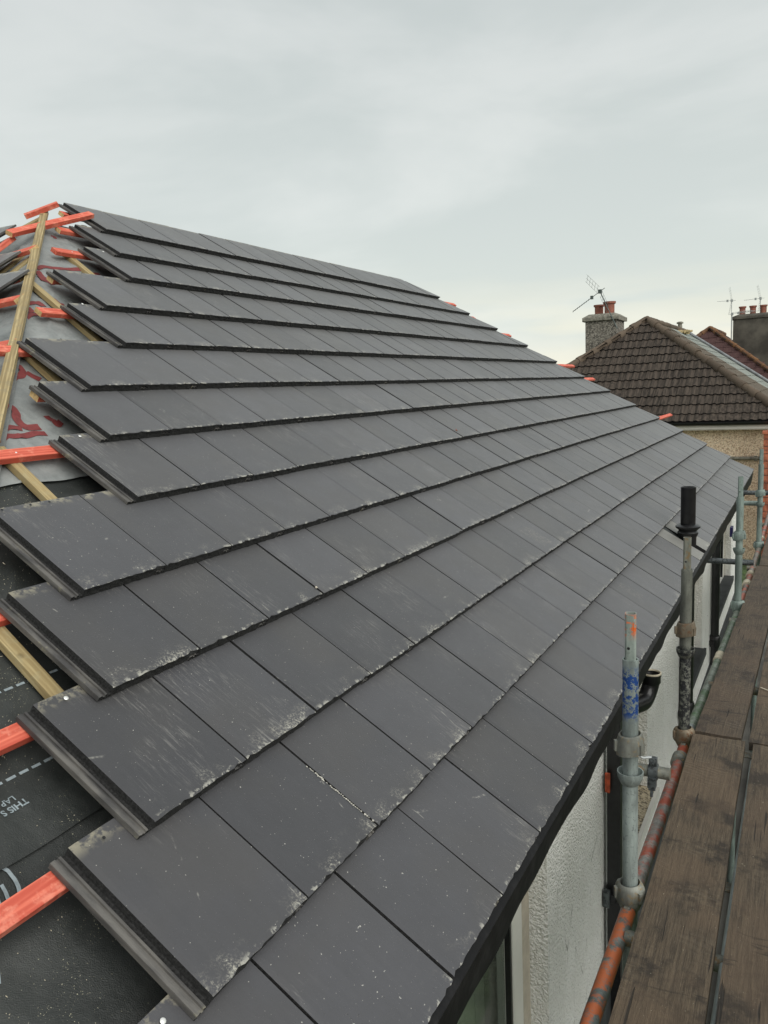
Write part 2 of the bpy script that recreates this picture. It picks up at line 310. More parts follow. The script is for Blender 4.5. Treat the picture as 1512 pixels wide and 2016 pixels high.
def mat_ntile(name, a, bb, moss, amt=0.5, ribs=True):
    m, nt, b = newmat(name)
    v = coords(nt, 'Object', rand=True); oi = nd(nt, 'ShaderNodeObjectInfo')
    colr = mixc(nt, oi.outputs['Random'], a, bb)
    if ribs:
        vx = coords(nt, 'Object', (1, 0.05, 1), rand=True)
        colr = mixc(nt, math_(nt, 'MULTIPLY', smooth(nt, noise_(nt, vx, 22, 2, 0.6), 0.42, 0.60), 0.7), colr, tuple(x * 2.0 for x in bb))
    colr = mixc(nt, math_(nt, 'MULTIPLY', smooth(nt, noise_(nt, v, 14, 5, 0.75), 0.48, 0.68), amt), colr, moss)
    colr = mixc(nt, math_(nt, 'MULTIPLY', smooth(nt, noise_(nt, v, 40, 3, 0.75), 0.60, 0.70), 0.6), colr, (0.02, 0.018, 0.016))
    nt.links.new(colr, b.inputs['Base Color']); b.inputs['Roughness'].default_value = 0.85
    b.inputs['Specular IOR Level'].default_value = 0.3
    bump_(nt, b, noise_(nt, v, 50, 4, 0.7), 0.004, 0.7); return m
MT['ntile'] = mat_ntile('brown_roof_tile', (0.021, 0.016, 0.0125), (0.040, 0.031, 0.0245), (0.075, 0.063, 0.045), 0.35)
MT['nflat'] = mat_ntile('brown_flat_tile', (0.085, 0.068, 0.052), (0.120, 0.097, 0.072), (0.07, 0.062, 0.038), 0.5, False)
MT['nslate'] = mat_ntile('pale_slate', (0.20, 0.22, 0.20), (0.26, 0.28, 0.255), (0.16, 0.17, 0.14), 0.3, False)
MT['ncap'] = mat_ntile('brown_hip_cap', (0.080, 0.060, 0.044), (0.13, 0.098, 0.072), (0.065, 0.055, 0.036), 0.5, False)
MT['n2tile'] = mat_ntile('plum_roof_tile', (0.050, 0.024, 0.024), (0.075, 0.036, 0.034), (0.15, 0.10, 0.08), 0.35, False)
MT['n2cap'] = mat_ntile('rusty_hip_cap', (0.085, 0.045, 0.032), (0.17, 0.085, 0.040), (0.28, 0.15, 0.05), 0.6, False)
MT['metal_dark'] = simple('aerial_metal', (0.09, 0.11, 0.105), 0.5, 0.4)
MT['metal_light'] = simple('aerial_metal_light', (0.36, 0.38, 0.38), 0.5, 0.4)
MT['metal_white'] = simple('nail_metal', (0.80, 0.80, 0.78), 0.35, 0.5, var=0.05)
MT['dust'] = simple('lime_dust', (0.40, 0.385, 0.34), 0.9, var=0.3, sc=60)
MT['lead'] = simple('lead_grey', (0.17, 0.18, 0.19), 0.5, 0.1, var=0.3, sc=6)
MT['lead_blue'] = simple('pale_blue_green_paint', (0.46, 0.52, 0.50), 0.5, 0.0, var=0.2, sc=6)
MT['orange_brick'] = simple('orange_brick', (0.34, 0.105, 0.055), 0.8, var=0.5, sc=9, bump=0.5, bsc=40)
MT['red_rust'] = simple('red_rust', (0.33, 0.055, 0.02), 0.8, var=0.4, sc=40)
MT['white_paint'] = simple('white_painted_wood', (0.72, 0.68, 0.62), 0.5, var=0.1, sc=2)
MT['navy'] = simple('navy_box', (0.025, 0.022, 0.11), 0.4)
MT['dark_plinth'] = simple('dark_grey_plinth', (0.035, 0.039, 0.040), 0.8, var=0.3, sc=5, bump=0.5, bsc=50)
MT['mortar'] = simple('mortar', (0.20, 0.18, 0.16), 0.9)
MT['concrete'] = simple('concrete_path', (0.16, 0.155, 0.14), 0.9, var=0.35, sc=1.5, bump=0.5, bsc=60, kind='Object', rand=False)
MT['grass'] = simple('lawn', (0.055, 0.095, 0.030), 0.9, var=0.5, sc=6, bump=1.0, bsc=60, bdist=0.03, rand=False)
MT['road'] = simple('asphalt', (0.05, 0.05, 0.052), 0.9, var=0.2, sc=3, bump=0.4, bsc=120, rand=False)
MT['rafter'] = simple('dark_rafter_wood', (0.10, 0.07, 0.045), 0.8)
MT['interior'] = simple('room_plaster', (0.35, 0.33, 0.28), 0.9)
MT['curtain'] = simple('grey_curtain', (0.42, 0.42, 0.38), 0.9)
def mat_membrane(name, a, bb, speck=True):
    m, nt, b = newmat(name)
    v = coords(nt, 'Object')
    colr = mixc(nt, smooth(nt, noise_(nt, v, 5, 5, 0.65), 0.3, 0.7), a, bb)
    if speck:
        den = smooth(nt, noise_(nt, v, 5.5, 3), 0.45, 0.70, 0.0, 0.085)
        sp_ = math_(nt, 'GREATER_THAN', math_(nt, 'ADD', noise_(nt, v, 330, 2, 0.6), den), 0.745)
        colr = mixc(nt, sp_, colr, (0.55, 0.53, 0.38))
    else:
        colr = mixc(nt, math_(nt, 'MULTIPLY', smooth(nt, noise_(nt, v, 16, 5, 0.75), 0.52, 0.70), 0.45), colr, tuple(x * 0.55 for x in a))
    nt.links.new(colr, b.inputs['Base Color']); b.inputs['Roughness'].default_value = 0.55
    ch = nd(nt, 'ShaderNodeTexVoronoi', i_Scale=420.0); nt.links.new(v, ch.inputs[0])
    bump_(nt, b, math_(nt, 'ADD', math_(nt, 'MULTIPLY', noise_(nt, v, 24, 4), 2.0), math_(nt, 'MULTIPLY', ch.outputs['Distance'], 0.4)), 0.003, 0.6); return m
MT['mem_light'] = mat_membrane('grey_membrane', (0.17, 0.185, 0.185), (0.29, 0.305, 0.30), False)
MT['mem_dark'] = mat_membrane('black_membrane', (0.018, 0.021, 0.020), (0.036, 0.040, 0.038), True)
def flat(name, colr, rough=0.7):
    m, nt, b = newmat(name); v = coords(nt, 'Object'); n = noise_(nt, v, 60, 3, 0.7)
    nt.links.new(mixc(nt, smooth(nt, n, 0.35, 0.6), tuple(x * 0.75 for x in colr), colr), b.inputs['Base Color']); b.inputs['Roughness'].default_value = rough; return m
MT['red_print'] = flat('red_print', (0.20, 0.038, 0.038)); MT['white_print'] = flat('white_print', (0.27, 0.32, 0.345))
m, nt, b = newmat('window_glass'); MT['glass'] = m
b.inputs['Base Color'].default_value = (0.85, 0.92, 0.88, 1); b.inputs['Roughness'].default_value = 0.03
b.inputs['Transmission Weight'].default_value = 1.0; b.inputs['IOR'].default_value = 1.45

# ------------------------------------------------------------------ mesh builder
class MB:
    def __init__(self): self.v = []; self.f = []; self.m = []
    def add(self, vs, fs, mi=0):
        o = len(self.v); self.v += [tuple(p) for p in vs]; self.f += [tuple(i + o for i in q) for q in fs]; self.m += [mi] * len(fs)
    def box(self, ctr, size, rot=None, mi=0, ends=None, taper=1.0):
        x, y, z = (k / 2 for k in size); ctr = Vector(ctr)
        P = [Vector(p) for p in ((-x, -y, -z), (x, -y, -z), (x, y, -z), (-x, y, -z), (-x * taper, -y * taper, z), (x * taper, -y * taper, z), (x * taper, y * taper, z), (-x * taper, y * taper, z))]
        if rot is not None: P = [rot @ p for p in P]
        P = [p + ctr for p in P]
        F = [(0, 3, 2, 1), (4, 5, 6, 7), (0, 1, 5, 4), (2, 3, 7, 6), (1, 2, 6, 5), (3, 0, 4, 7)]
        self.add(P, F[:4], mi); self.add(P, F[4:], mi if ends is None else ends)
    def lathe(self, prof, base, axis=(0, 0, 1), seg=20, mi=0, caps=(True, True), mis=None, jit=0):
        ax = Vector(axis).normalized(); q = ax.to_track_quat('Z', 'Y'); base = Vector(base)
        o = len(self.v); n = len(prof)
        for (r, h) in prof:
            for i in range(seg):
                a = 2 * math.pi * i / seg
                self.v.append(tuple(base + q @ Vector((r * math.cos(a), r * math.sin(a), h))))
        for j in range(n - 1):
            for i in range(seg):
                k = (i + 1) % seg
                self.f.append((o + j * seg + i, o + j * seg + k, o + (j + 1) * seg + k, o + (j + 1) * seg + i)); self.m.append(mis[j] if mis else mi)
        if caps[0]: self.f.append(tuple(o + i for i in reversed(range(seg)))); self.m.append(mi)
        if caps[1]: self.f.append(tuple(o + (n - 1) * seg + i for i in range(seg))); self.m.append(mi)
    def tube(self, a, b_, r, seg=14, mi=0):
        a = Vector(a); b_ = Vector(b_); d = b_ - a; self.lathe([(r, 0), (r, d.length)], a, d, seg, mi)
    def path(self, pts, r, seg=12, mi=0, caps=True, rs=None):
        pts = [Vector(p) for p in pts]; o = len(self.v); up = None; n = len(pts)
        for i, p in enumerate(pts):
            d = (pts[min(i + 1, n - 1)] - pts[max(i - 1, 0)]).normalized()
            if up is None: up = d.orthogonal().normalized()
            up = (up - d * up.dot(d)).normalized(); sd_ = d.cross(up); rr = rs[i] if rs else r
            for k in range(seg):
                a = 2 * math.pi * k / seg; self.v.append(tuple(p + (up * math.cos(a) + sd_ * math.sin(a)) * rr))
        for j in range(n - 1):
            for i in range(seg):
                k = (i + 1) % seg; self.f.append((o + j * seg + i, o + j * seg + k, o + (j + 1) * seg + k, o + (j + 1) * seg + i)); self.m.append(mi)
        if caps:
            self.f.append(tuple(o + i for i in reversed(range(seg)))); self.m.append(mi)
            self.f.append(tuple(o + (n - 1) * seg + i for i in range(seg))); self.m.append(mi)
    def mesh(self, name, mats, smooth_=False, auto=False):
        me = bpy.data.meshes.new(name); me.from_pydata(self.v, [], self.f); me.update()
        for mm in (mats if isinstance(mats, (list, tuple)) else [mats]): me.materials.append(MT[mm])
        me.polygons.foreach_set('material_index', self.m)
        bm = bmesh.new(); bm.from_mesh(me); bmesh.ops.recalc_face_normals(bm, faces=bm.faces)
        if smooth_:
            for f_ in bm.faces: f_.smooth = True
            for e in bm.edges:
                if len(e.link_faces) == 2 and e.calc_face_angle(0) > math.radians(38): e.smooth = False
        bm.to_mesh(me); bm.free(); return me
    def build(self, name, mats, parent=None, smooth_=False, mw=None, bevel=0):
        me = self.mesh(name, mats, smooth_)
        return link(name, me, parent, mw, bevel)
def link(name, me, parent=None, mw=None, bevel=0):
    o = bpy.data.objects.new(name, me); COL.objects.link(o)
    if parent is not None: o.parent = parent
    if mw is not None: o.matrix_basis = (parent_inv(parent) @ mw) if parent is not None else mw
    if bevel:
        b_ = o.modifiers.new('bevel', 'BEVEL'); b_.width = bevel; b_.segments = 2; b_.limit_method = 'ANGLE'
    return o
PW = {}
def parent_inv(p):
    w_ = Matrix.Identity(4); chain = []
    while p is not None: chain.append(p); p = p.parent
    for q in reversed(chain): w_ = w_ @ q.matrix_basis
    return w_.inverted()
def empty(name, loc=(0, 0, 0), rz=0, label=None, cat=None, group=None):
    o = bpy.data.objects.new(name, None); COL.objects.link(o); o.location = loc; o.rotation_euler = (0, 0, rz); o.empty_display_size = 0.2
    o.matrix_basis = Matrix.Translation(loc) @ Matrix.Rotation(rz, 4, 'Z')
    if label: o['label'] = label
    if cat: o['category'] = cat
    if group: o['group'] = group
    return o
def tag(o, label, cat, group=None):
    o['label'] = label; o['category'] = cat
    if group: o['group'] = group
    return o
def struct(o): o['kind'] = 'structure'; return o

# frames: roof face towards +X (U along +Y, V up the slope, N out) ; near hip face (X, V, N)
RF = Matrix(((0, -c, s, 0), (1, 0, 0, 0), (0, s, c, ZR), (0, 0, 0, 1)))
HF = Matrix(((1, 0, 0, 0), (0, c, -s, YH), (0, s, c, ZR), (0, 0, 0, 1)))
def T(x, y, z): return Matrix.Translation((x, y, z))
def P(U, V, N=0): return RF @ Vector((U, V, N))

# ================================================================== ground
mb = MB(); mb.add([(-400, -400, 0), (400, -400, 0), (400, 400, 0), (-400, 400, 0)], [(0, 1, 2, 3)])
struct(mb.build('ground', 'grass'))
mb = MB(); mb.add([(3.42, -8, .004), (3.95, -8, .004), (3.95, 14.5, .004), (3.42, 14.5, .004)], [(0, 1, 2, 3)])
struct(mb.build('path', 'concrete'))
mb = MB(); mb.box((3.92, 3, .05), (.05, 22, .10)); struct(mb.build('kerb', 'concrete'))

# ================================================================== our house
house = empty('house', (0, 6, 0), label='white rendered bungalow being re-roofed with dark grey flat tiles, scaffold along its side', cat='house')
roof = MB()
# rafter deck below the membrane (a hipped solid, kept 6 cm under the membrane)
def hipU(V, n=0): return YH + c * V - s * n
def farU(V, n=0): return LF - c * V + s * n
nd_ = -0.19
zr_ = ZR + nd_ / c; XE = 3.42; ze = zr_ - XE * math.tan(TH)
def deck(mb, x, z, top, topz, ya, yb):
    pass
rx = XE
vs_ = [(0, YH - s * nd_ * 0 + 0.10, zr_), (0, LF - 0.10, zr_), (rx, YH - rx + 0.10, ze), (rx, LF + rx - 0.10, ze), (-rx, YH - rx + 0.10, ze), (-rx, LF + rx - 0.10, ze)]
roof.add(vs_, [(0, 2, 3, 1), (0, 1, 5, 4), (0, 4, 2), (1, 3, 5), (2, 4, 5, 3)])
roofo = roof.build('roof', 'rafter', house, mw=Matrix.Identity(4))

# ---- tile meshes
def tile_bm(seed, w_=W, ln=0.42, cut=None, y0=0.0, gap=.0072):
    r = random.Random(seed)
    e = .0008; g_ = .0016
    xs = [-.040, -.0395, -.034, -.033, -.028, -.027, -.021, -.020, -.014, -.013, -.004, -.0015, 0.0]
    zt = [-.019, -.0165, -.0160, -.0155, -.0155, -.020, -.020, -.0155, -.0155, -.021, -.021, -.020, -.0012]
    n0 = len(xs)
    nb = 20
    for i in range(1, nb):
        xs.append(i * (w_ - gap) / nb); zt.append(0)
    xs += [w_ - gap - .0006, w_ - gap]; zt += [0, -.0012]
    zb = [-.031] * n0 + [(-.031 if x < w_ - .045 else -.0115) for x in xs[n0:]]
    bm = bmesh.new()
    ys = [y0 + 0.0, y0 + 0.004, y0 + 0.21, ln]
    if y0 > 0: ys = [y0, y0 + .01, (y0 + ln) / 2, ln]
    top = []; bot = []; mid = []
    nx = len(xs)
    jits = [r.uniform(-.0018, .0018) for _ in xs]
    for _ in range(2):
        i0 = r.randrange(n0, nx)
        jits[i0] += .004
    for j, y in enumerate(ys):
        rt = []; rb = []
        for i, x in enumerate(xs):
            jy = (jits[i] if j == 0 else (0.6 * jits[i] if j == 1 else 0))
            if i < n0 and j == 0: jy *= .5
            z = zt[i] - (.0012 if j == 0 else 0)
            rt.append(bm.verts.new((x, y + jy, z))); rb.append(bm.verts.new((x, y + (r.uniform(0, .003) if j == 0 else 0), zb[i])))
        top.append(rt); bot.append(rb)
    for i, x in enumerate(xs):
        mid.append(bm.verts.new((x, ys[0] + r.uniform(.000, .005), (zt[i] + zb[i]) / 2 + r.uniform(-.002, .002))))
    def F(a, mi):
        f = bm.faces.new(a); f.material_index = mi; return f
    for j in range(len(ys) - 1):
        for i in range(nx - 1):
            F((top[j][i], top[j][i + 1], top[j + 1][i + 1], top[j + 1][i]), (1 if i < n0 - 4 else 2) if i < n0 - 1 else 0)  # last channel and drop face near-black: shade of the joint put into colour
            F((bot[j][i], bot[j + 1][i], bot[j + 1][i + 1], bot[j][i + 1]), 1)
        F((top[j][0], top[j + 1][0], bot[j + 1][0], bot[j][0]), 1)
        F((top[j][-1], bot[j][-1], bot[j + 1][-1], top[j + 1][-1]), 1)
    for i in range(nx - 1):
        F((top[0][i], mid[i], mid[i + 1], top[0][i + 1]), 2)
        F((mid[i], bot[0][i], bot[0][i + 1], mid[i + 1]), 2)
        F((top[-1][i], top[-1][i + 1], bot[-1][i + 1], bot[-1][i]), 1)
    F((top[0][0], bot[0][0], mid[0]), 1); F((top[0][-1], mid[-1], bot[0][-1]), 1)
    return bm
def bm_mesh(bm, name, mats, cuts=()):
    for co, no in cuts:
        geom = bm.verts[:] + bm.edges[:] + bm.faces[:]
        res = bmesh.ops.bisect_plane(bm, geom=geom, plane_co=co, plane_no=no, clear_outer=True)
        ed = [g for g in res['geom_cut'] if isinstance(g, bmesh.types.BMEdge)]
        if ed:
            fr = bmesh.ops.holes_fill(bm, edges=ed)
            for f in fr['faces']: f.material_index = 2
    if not bm.faces: bm.free(); return None
    me = bpy.data.meshes.new(name); bm.to_mesh(me); bm.free()
    for mm in mats: me.materials.append(MT[mm])
    return me
TM = ['tile', 'tile_side', 'tile_raw_shade']
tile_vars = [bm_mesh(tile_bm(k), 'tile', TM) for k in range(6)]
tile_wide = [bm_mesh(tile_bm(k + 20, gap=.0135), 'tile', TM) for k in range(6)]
Uk = [0, 2.937, 2.766, 2.589, 2.098, 1.919, 1.427, 1.259, 1.096, .606, .443, .271, .109, -.4044]
dV = [0, .006, .009, .031, .005, -.010, -.023, -.009, -.015, .002, .017, .011, .003, -.008]
TT = .033
tiles = []
TILT = Matrix.Rotation(-math.atan(TT / G), 4, 'X')
for k in range(1, 14):
    V = -G * k + dV[k]; j = 0
    U = Uk[k]
    while U < farU(V):
        mw = RF @ T(U + R.uniform(-.0012, .0012), V + R.uniform(-.0018, .0018), R.uniform(-.0012, .0018)) @ TILT @ Matrix.Rotation(R.uniform(-.0022, .0022), 4, 'Z') @ Matrix.Rotation(R.uniform(-.0045, .0045), 4, 'Y') @ Matrix.Rotation(R.uniform(-.002, .002), 4, 'X')
        crossing = (U + W > farU(V + .42))
        off = R.uniform(-.012, .006)
        cuts = []
        if crossing:
            # keep U' + c V' < LF  (local x + U, y + V)
            d = LF - (U + c * V) + off
            no = Vector((1, c, 0)).normalized()
            cuts.append((no * (d / math.sqrt(1 + c * c)), no))
        mats = TM; extra = None
        if k == 13 and abs(U - 5.1665) < .05:
            cuts.append((Vector((.245, 0, 0)), Vector((1, 0, 0)))); mats = ['tile_dusty', 'tile_side', 'tile_raw_shade']
        if k == 13 and abs(U - 5.494) < .05:
            cuts.append((Vector((.040, 0, 0)), Vector((-1, 0, 0)))); mats = ['tile_dusty', 'tile_side', 'tile_raw_shade']
        if cuts:
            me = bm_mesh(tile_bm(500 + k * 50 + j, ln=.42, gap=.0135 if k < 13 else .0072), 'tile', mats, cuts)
        else:
            me = (tile_wide if U > 3.3 or k < 7 and U > 2.3 else tile_vars)[R.randrange(6)]
        if me is not None:
            d_ = (mw @ Vector((.16, .17, 0)) - CP).length
            tiles.append((d_, mw, me))
        U += W; j += 1
# near hip face: two short runs of tiles coming in from the left
for k, xr, vo in ((2, .01, -.03), (3, .45, -.11), (4, .76, -.03)):
    V = -G * k + vo
    for j in range(1, 4):
        X = xr - j * W
        mw = HF @ T(X, V, 0) @ TILT
        tiles.append((6 + .01 * j, mw, tile_vars[(k + j) % 6]))
tiles.sort(key=lambda t: t[0])
def area(t): return t[0]
NIND = 296
for d_, mw, me in tiles[:NIND]:
    link('tile', me, roofo, mw)
mbj = bmesh.new()
if len(tiles) > NIND:
    for d_, mw, me in tiles[NIND:]:
        tmp = bmesh.new(); tmp.from_mesh(me); tmp.transform(mw)
        mt_ = bpy.data.meshes.new('t'); tmp.to_mesh(mt_); tmp.free(); mbj.from_mesh(mt_); bpy.data.meshes.remove(mt_)
    me = bpy.data.meshes.new('far_tiles'); mbj.to_mesh(me)
    for mm in ('tile_far', 'tile_side', 'tile_raw_shade'): me.materials.append(MT[mm])
    o = link('far_tiles', me, roofo, Matrix.Identity(4)); o['kind'] = 'stuff'
mbj.free()

# ---- battens (local x along the batten)
def batten(name, a, b_, N, wd=.05, ht=.025, mats=('red_x', 'cutend'), parent=roofo, endred=(False, False), roll=0.0, skewcut=0.0):
    a = Vector(a); b_ = Vector(b_); d = (b_ - a); ln = d.length; x = d.normalized(); z = Vector(N).normalized(); y = z.cross(x).normalized(); z = x.cross(y)
    mw = Matrix(((x.x, y.x, z.x, a.x), (x.y, y.y, z.y, a.y), (x.z, y.z, z.z, a.z), (0, 0, 0, 1))) @ Matrix.Rotation(roll, 4, 'X')
    mb = MB(); h = ht / 2; w2 = wd / 2; ns = max(1, int(ln / .6)); ck = skewcut
    rows = []
    for i in range(ns + 1):
        xx = ln * i / ns; rows.append([(xx + (ck * w2 * sy if i in (0, ns) else 0), sy * w2, sz * h) for sy, sz in ((-1, -1), (1, -1), (1, 1), (-1, 1))])
    vs__ = [p for r_ in rows for p in r_]; fs = []
    for i in range(ns):
        for q in range(4): fs.append((i * 4 + q, i * 4 + (q + 1) % 4, (i + 1) * 4 + (q + 1) % 4, (i + 1) * 4 + q))
    mb.add(vs__, fs, 0); mb.add(vs__[:4], [(3, 2, 1, 0)], 0 if endred[0] else 1); mb.add(vs__[-4:], [(0, 1, 2, 3)], 0 if endred[1] else 1)
    return mb.build(name, list(mats), parent, mw=mw, bevel=.002)
NR = RF.to_3x3() @ Vector((0, 0, 1)); NH = HF.to_3x3() @ Vector((0, 0, 1))
bstart = {1: 2.86, 2: 2.63, 3: 2.365, 5: 1.738, 6: 1.16}
for k in range(1, 14):
    V = -G * k + dV[k] + .42 - (.035 if k > 1 else .10)
    Vc = V
    st = bstart.get(k, Uk[k] - .03 if k not in (8, 10, 11, 12, 13) else hipU(V, -.07) - .02)
    en = farU(V, -.07) + R.choice((.03, .10, .16, .06))
    en = {2: 8.80, 3: 8.82, 4: 9.32, 6: 10.33, 7: 10.40, 10: 11.97}.get(k, farU(V, -.07) + .03)
    batten('batten', P(st, Vc, -.0860), P(en, Vc, -.0860), NR, endred=(k == 3, False))
for U in [2.48, 1.95, 1.45, .90, .39] + [3.0 + .52 * i for i in range(10)]:
    Vt = (U - YH) / c - .06 if U < YH - .03 else -.09
    if abs(U - 2.48) < .01: Vt = -.52
    if U > LF: Vt = -(U - LF) / c - .1
    batten('counter_batten', P(U, -4.40, -.1115), P(U + R.uniform(-.01, .01), Vt, -.1115), NR, mats=('yellow_x', 'yellow_x'), wd=.041)
# strip down the near hip
hd = P(-.48, -3.9, -.085)
zt_ = (NR + NH).normalized()
batten('hip_batten', P(2.72, -.035, -.084), hd + Vector((0, 0, -.001)), zt_, wd=.042, ht=.030, mats=('yellow_old', 'yellow_old'))
# near hip face battens (nailed a little crooked) and loose ends near the top
for a, b_ in (((.053, 2.10, 4.590), (.475, 2.203, 4.659)), ((.20, 1.80, 4.36), (.700, 1.936, 4.462)), ((-.6, 1.56, 4.19), (.907, 1.737, 4.317)),
              ((-.4, 1.22, 3.94), (1.251, 1.403, 4.073)), ((-1.2, 1.02, 3.81), (1.50, 1.10, 3.87)), ((-1.5, .75, 3.61), (1.75, .80, 3.66))):
    batten('batten', a, b_, NH, skewcut=.6)
batten('batten', (.29, 2.02, 4.60), (.125, 2.341, 4.775), NH)
batten('batten', (.18, 2.284, 4.790), (.150, 2.933, 5.005), Vector((.5, -.1, .85)), ht=.028, wd=.048)
batten('batten', (-.046, 2.59, 4.965), (.085, 2.735, 5.045), NH, wd=.05, ht=.028)
for X in (-1.7, -1.2, -.7, -.2, .30, .42):
    V0 = -abs(X) / c - .12
    batten('counter_batten', HF @ Vector((X, -4.3, -.1115)), HF @ Vector((X + .01, V0, -.1115)), NH, mats=('yellow_x', 'yellow_x'), wd=.041)
batten('counter_batten', (-.105, 2.518, 4.850), (.04, 2.655, 4.955), NH, mats=('yellow_x', 'yellow_x'), wd=.045)

# ---- membranes
def wr(u, v):
    p = Vector((u * 2.3, v * 2.3, 0)); q = Vector((u * 9, v * 5, 3))
    return .014 * mn.noise(p) + .009 * mn.noise(q) + .010 * max(0, 1 - abs(mn.noise(Vector((u * 3.1 + v, v * 4.3, 9)))) * 6) ** 2
def sheet(name, fr, mat, v0, v1, n, left, right, nu=60, nv=40, edge=0.0):
    mb = MB(); vs__ = []; fs = []
    for j in range(nv + 1):
        V = v0 + (v1 - v0) * j / nv
        if j == 0 and edge:
            pass
        for i in range(nu + 1):
            a, b_ = left(V), right(V); U = a + (b_ - a) * (i / nu) ** (2.2 if nu >= 200 else 1.0)
            ee = (edge * mn.noise(Vector((U * 3, 0, 7))) if j == 0 else 0)
            # damp wrinkles where the two slopes meet
            dm = min(1.0, (U - a) / .12 + .02, (b_ - U) / .12 + .02)
            vs__.append(fr @ Vector((U, V + ee, n + wr(U, V) * max(0, dm))))
    for j in range(nv):
        for i in range(nu): o = j * (nu + 1) + i; fs.append((o, o + 1, o + nu + 2, o + nu + 1))
    mb.add(vs__, fs); return mb.build(name, mat, roofo, smooth_=True, mw=Matrix.Identity(4))
NM = -.130
VT = s * NM / c
sheet('membrane', RF, 'mem_light', -2.46, VT, NM, lambda V: hipU(V, NM) - .014, lambda V: farU(V, NM), 240, 130, .03)
sheet('membrane', RF, 'mem_dark', -4.42, -2.40, NM - .012, lambda V: hipU(V, NM - .012), lambda V: farU(V, NM - .012), 200, 90)
sheet('membrane', RF, 'mem_dark', -3.588, -3.0, NM - .004, lambda V: hipU(V, NM - .004), lambda V: farU(V, NM), 200, 20, .004)
hl = lambda V: c * V - s * NM; hr = lambda V: -c * V + s * NM + .014
sheet('membrane', HF, 'mem_light', -2.46, VT + .012, NM + .016, hl, hr, 110, 110, .03)
sheet('membrane', HF, 'mem_dark', -4.42, -2.40, NM - .012, lambda V: c * V - s * (NM - .012), lambda V: -c * V + s * (NM - .012), 60, 30)
FH = Matrix(((-1, 0, 0, 0), (0, -c, s, LF), (0, s, c, ZR), (0, 0, 0, 1)))
sheet('membrane', FH, 'mem_light', -4.42, VT, NM, hl, hr, 30, 30)
BF = Matrix(((0, c, -s, 0), (-1, 0, 0, 0), (0, s, c, ZR), (0, 0, 0, 1)))
sheet('membrane', BF, 'mem_light', -4.42, VT, NM, lambda V: -(LF - c * V + s * NM), lambda V: -(YH + c * V - s * NM), 40, 30)
# red battens on far hip slope
for k in range(2, 13):
    V = -G * k + .385
    x_ = -V * c
    batten('batten', FH @ Vector((-x_ * .98, V, -.0725)), FH @ Vector((x_ * .98, V, -.0725)), FH.to_3x3() @ Vector((0, 0, 1)))

# ---- print on the membranes
def ribbon(mb, pts, wd, fr=RF, n=NM + .0025, dense=8):
    pp = []
    for i in range(len(pts) - 1):
        for q in range(dense):
            t = q / dense; a, b_ = pts[i], pts[i + 1]; pp.append((a[0] + (b_[0] - a[0]) * t, a[1] + (b_[1] - a[1]) * t))
    pp.append(pts[-1]); n_ = len(pp)
    # smooth
    for _ in range(4): pp = [pp[0]] + [((pp[i - 1][0] + 2 * pp[i][0] + pp[i + 1][0]) / 4, (pp[i - 1][1] + 2 * pp[i][1] + pp[i + 1][1]) / 4) for i in range(1, n_ - 1)] + [pp[-1]]
    vs__ = []; fs = []
    for i, p in enumerate(pp):
        a = pp[max(0, i - 1)]; b_ = pp[min(n_ - 1, i + 1)]; dx, dy = b_[0] - a[0], b_[1] - a[1]; l = math.hypot(dx, dy) or 1
        for sg in (-1, -.33, .33, 1):
            U = p[0] - dy / l * wd / 2 * sg; V = p[1] + dx / l * wd / 2 * sg
            vs__.append(fr @ Vector((U, V, n + wr(U, V))))
    for i in range(n_ - 1):
        for q in range(3): o = i * 4 + q; fs.append((o, o + 1, o + 5, o + 4))
    mb.add(vs__, fs)
RIB = [([(1.083, -2.045), (1.12, -2.016), (1.142, -2.014), (1.134, -2.049), (1.111, -2.079), (1.1, -2.122), (1.113, -2.145), (1.137, -2.147), (1.167, -2.147)], .034), ([(0.993, -2.154), (1.038, -2.134), (1.072, -2.144), (1.087, -2.151)], .028), ([(0.946, -2.214), (1.0, -2.179), (1.029, -2.194), (1.059, -2.197), (1.121, -2.18), (1.167, -2.188)], .030), ([(1.249, -2.076), (1.247, -2.115), (1.25, -2.148), (1.281, -2.125)], .026), ([(1.324, -1.744), (1.362, -1.729), (1.359, -1.772), (1.33, -1.8), (1.293, -1.807), (1.257, -1.835)], .030), ([(1.373, -1.772), (1.386, -1.793), (1.408, -1.822)], .034), ([(1.802, -1.175), (1.858, -1.158), (1.879, -1.19)], .026), ([(1.878, -1.146), (1.885, -1.167), (1.885, -1.189)], .035), ([(2.012, -1.088), (2.018, -1.142), (2.051, -1.147)], .04), ([(1.741, -1.252), (1.78, -1.243)], .035), ([(1.69, -1.318), (1.741, -1.282), (1.791, -1.28)], .025), ([(2.076, -0.887), (2.116, -0.899), (2.134, -0.924)], .05), ([(2.142, -0.775), (2.207, -0.739), (2.301, -0.731), (2.448, -0.728), (2.615, -0.729)], .028), ([(2.103, -0.852), (2.117, -0.89), (2.136, -0.934)], .05), ([(2.09, -0.834), (2.134, -0.832)], .04), ([(2.509, -0.338), (2.58, -0.27), (2.631, -0.277), (2.614, -0.307)], .022)]
HR = [([(.88, -1.38), (.95, -1.40), (.97, -1.36), (.95, -1.31)], .03), ([(.55, -.95), (.62, -.90), (.66, -.94)], .03), ([(.75, -1.75), (.95, -1.62), (1.15, -1.68)], .035)]
for pts, wd, fr in [(a, b_, RF) for a, b_ in RIB] + [(a, b_, HF) for a, b_ in HR]:
    mb = MB(); ribbon(mb, pts, wd, fr); mb.build('membrane_print', 'red_print', roofo, mw=Matrix.Identity(4))
mb = MB()
